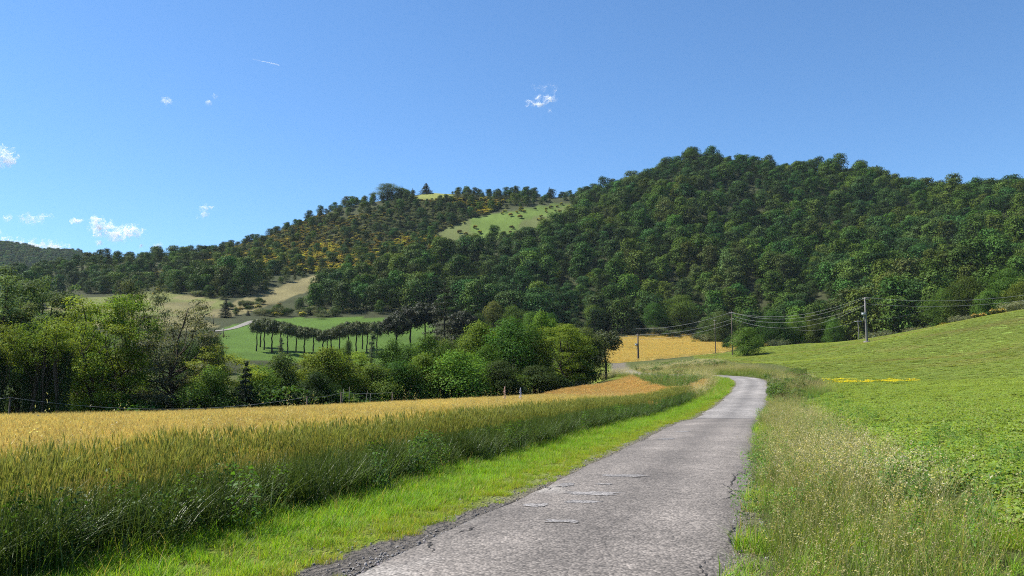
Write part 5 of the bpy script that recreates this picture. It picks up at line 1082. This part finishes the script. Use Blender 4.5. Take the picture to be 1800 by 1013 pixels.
# ------------------------------------------------------------------ clouds: clouds of fine flakes high beyond the hills
def cloud_mat():
    m, nd, lk = nmat('cloud_droplets'); out = N(nd, 'ShaderNodeOutputMaterial'); d_ = N(nd, 'ShaderNodeBsdfDiffuse'); t = N(nd, 'ShaderNodeBsdfTranslucent'); s = N(nd, 'ShaderNodeMixShader'); s.inputs[0].default_value = .5
    d_.inputs[0].default_value = t.inputs[0].default_value = (.97, .97, .97, 1); lk.new(d_.outputs[0], s.inputs[1]); lk.new(t.outputs[0], s.inputs[2]); tp = N(nd, 'ShaderNodeBsdfTransparent'); s2 = N(nd, 'ShaderNodeMixShader'); s2.inputs[0].default_value = .62; lk.new(tp.outputs[0], s2.inputs[1]); lk.new(s.outputs[0], s2.inputs[2]); lk.new(s2.outputs[0], out.inputs[0]); return m
M_CLOUD = cloud_mat(); CD = 3300.0
def cloud(name, label, blobs, n, size, seed, ref):
    """blobs: (px, py, rx, ry) in survey pixels, filled with flakes through a real depth"""
    n = int(n * 3.4); rng = np.random.default_rng(seed); B = np.array(blobs, float); w = B[:, 2] * B[:, 3]; k = rng.choice(len(B), n * 3, p=w / w.sum())
    d_ = unit(rng.normal(size=(n * 3, 3))) * rng.random((n * 3, 1)) ** .6; X = B[k, 0] + d_[:, 0] * B[k, 2] * 1.25 + 5 * (vnoise(B[k, 0] + d_[:, 0] * B[k, 2], B[k, 1] + d_[:, 1] * B[k, 3] + seed * 9, 5.) - .5); Y = B[k, 1] + d_[:, 1] * B[k, 3] * 1.25 + 6 * (vnoise(B[k, 0] + d_[:, 0] * B[k, 2] + 77, B[k, 1] + d_[:, 1] * B[k, 3] + seed * 5, 4.) - .5)
    f = .5 * vnoise(X * 1.0 + seed * 50, Y, 7.) + .3 * vnoise(X + 300, Y + seed * 31, 3.2) + .2 * vnoise(X, Y + 200, 1.5); e = np.linalg.norm(d_, axis=1)
    keep = rng.random(n * 3) < np.clip((f - .17 - .30 * e ** 2) * 3.8, 0, 1) ** 1.2; X, Y, k, d_ = X[keep][:n], Y[keep][:n], k[keep][:n], d_[keep][:n]
    Dp = CD + d_[:, 2] * B[k, 2] * CD / IMG_F; u, v, q = ray(X, Y); t = Dp / v; P = np.c_[u * t, Dp, CAM_Z + q * t]; c0 = np.array(at(*ref, CD))
    g = Geo(); m = len(P); a = unit(rng.normal(size=(m, 3))) * size * .55; b = unit(rng.normal(size=(m, 3))) * size * .55
    g.add(np.stack([P - c0, P - c0 + a, P - c0 + b], 1).reshape(-1, 3), np.arange(3 * m).reshape(m, 3), (1, 1, 1)); return tag(obj(name, g.mesh(name, M_CLOUD), loc=c0), label, 'cloud', 'fair weather clouds')
cloud('cloud', 'white cloud, largest of the low group above the far ridge', [(176, 398, 22, 15), (205, 412, 36, 14), (232, 408, 22, 13), (170, 388, 10, 8), (133, 389, 12, 5), (176, 428, 7, 5)], 16000, 2.6, 1, (200, 405))
cloud('cloud', 'long white cloud lying on the far ridge', [(20, 428, 30, 10), (62, 433, 40, 12), (100, 434, 22, 8), (-20, 420, 30, 14)], 12000, 2.6, 2, (60, 432))
cloud('cloud', 'white cloud cut by the left picture edge', [(2, 276, 28, 19), (-20, 272, 30, 22), (16, 284, 12, 8)], 11000, 2.6, 3, (0, 276))
cloud('cloud', 'bright ragged little cloud high above the hill saddle', [(937, 182, 15, 6), (950, 184, 9, 5), (966, 174, 11, 10), (945, 172, 5, 6)], 4200, 2.0, 4, (952, 178))
cloud('cloud', 'thin wisps over the ragged little cloud', [(948, 155, 12, 8), (966, 152, 12, 6), (966, 196, 4, 6), (975, 160, 5, 6)], 500, 1.8, 14, (955, 156))
cloud('cloud', 'small thin cloud above the long ridge cloud', [(55, 385, 24, 9), (78, 381, 14, 5), (12, 383, 9, 6)], 2600, 2.2, 5, (55, 385))
cloud('cloud', 'faint hooked wisp left of the hill shoulder', [(360, 366, 10, 6), (357, 379, 10, 7), (372, 364, 6, 3)], 1300, 2.0, 6, (360, 372))
cloud('cloud', 'tiny puff alone high at upper left', [(292, 177, 10, 8)], 800, 2.0, 7, (292, 177))
cloud('cloud', 'faint pair of puffs right of the tiny puff', [(376, 169, 5, 6), (367, 180, 6, 5)], 500, 1.8, 8, (371, 175))
cloud('cloud', 'little wisp just above the hill at left', [(278, 431, 9, 4), (248, 432, 7, 5)], 700, 2.0, 9, (270, 431))
rng = np.random.default_rng(3); n = 520; t = rng.random(n) ** .6; X = 443 + 48 * t; Y = 104 + 10.5 * t + rng.normal(0, .55, n); u, v, q = ray(X, Y); T = 5200 / v; P = np.c_[u * T, np.full(n, 5200.) + rng.normal(0, 3, n), CAM_Z + q * T]; c0 = P.mean(0); a = unit(rng.normal(size=(n, 3))) * 2.2; b = unit(rng.normal(size=(n, 3))) * 2.2
g = Geo(); g.add(np.stack([P - c0, P - c0 + a, P - c0 + b], 1).reshape(-1, 3), np.arange(3 * n).reshape(n, 3), (1, 1, 1)); tag(obj('vapour_trail', g.mesh('vapour_trail', M_CLOUD), loc=c0), 'short white vapour trail high in the blue sky', 'vapour trail')
# ------------------------------------------------------------------ haze
m, nd, lk = nmat('air'); out = N(nd, 'ShaderNodeOutputMaterial'); pv = N(nd, 'ShaderNodeVolumePrincipled'); pv.inputs['Color'].default_value = (.72, .86, 1, 1); pv.inputs['Density'].default_value = HAZE; pv.inputs['Anisotropy'].default_value = .1; lk.new(pv.outputs[0], out.inputs['Volume'])
zmax = 330.0
g = Geo(); add_box(g, (-2400, -2400, float(gz.min()) - 6), (2400, 2400, zmax), (1, 1, 1))
if HAZE > 0: tag(obj('haze', g.mesh('haze', m)), 'thin blue summer haze over the valley', None, None, 'stuff')
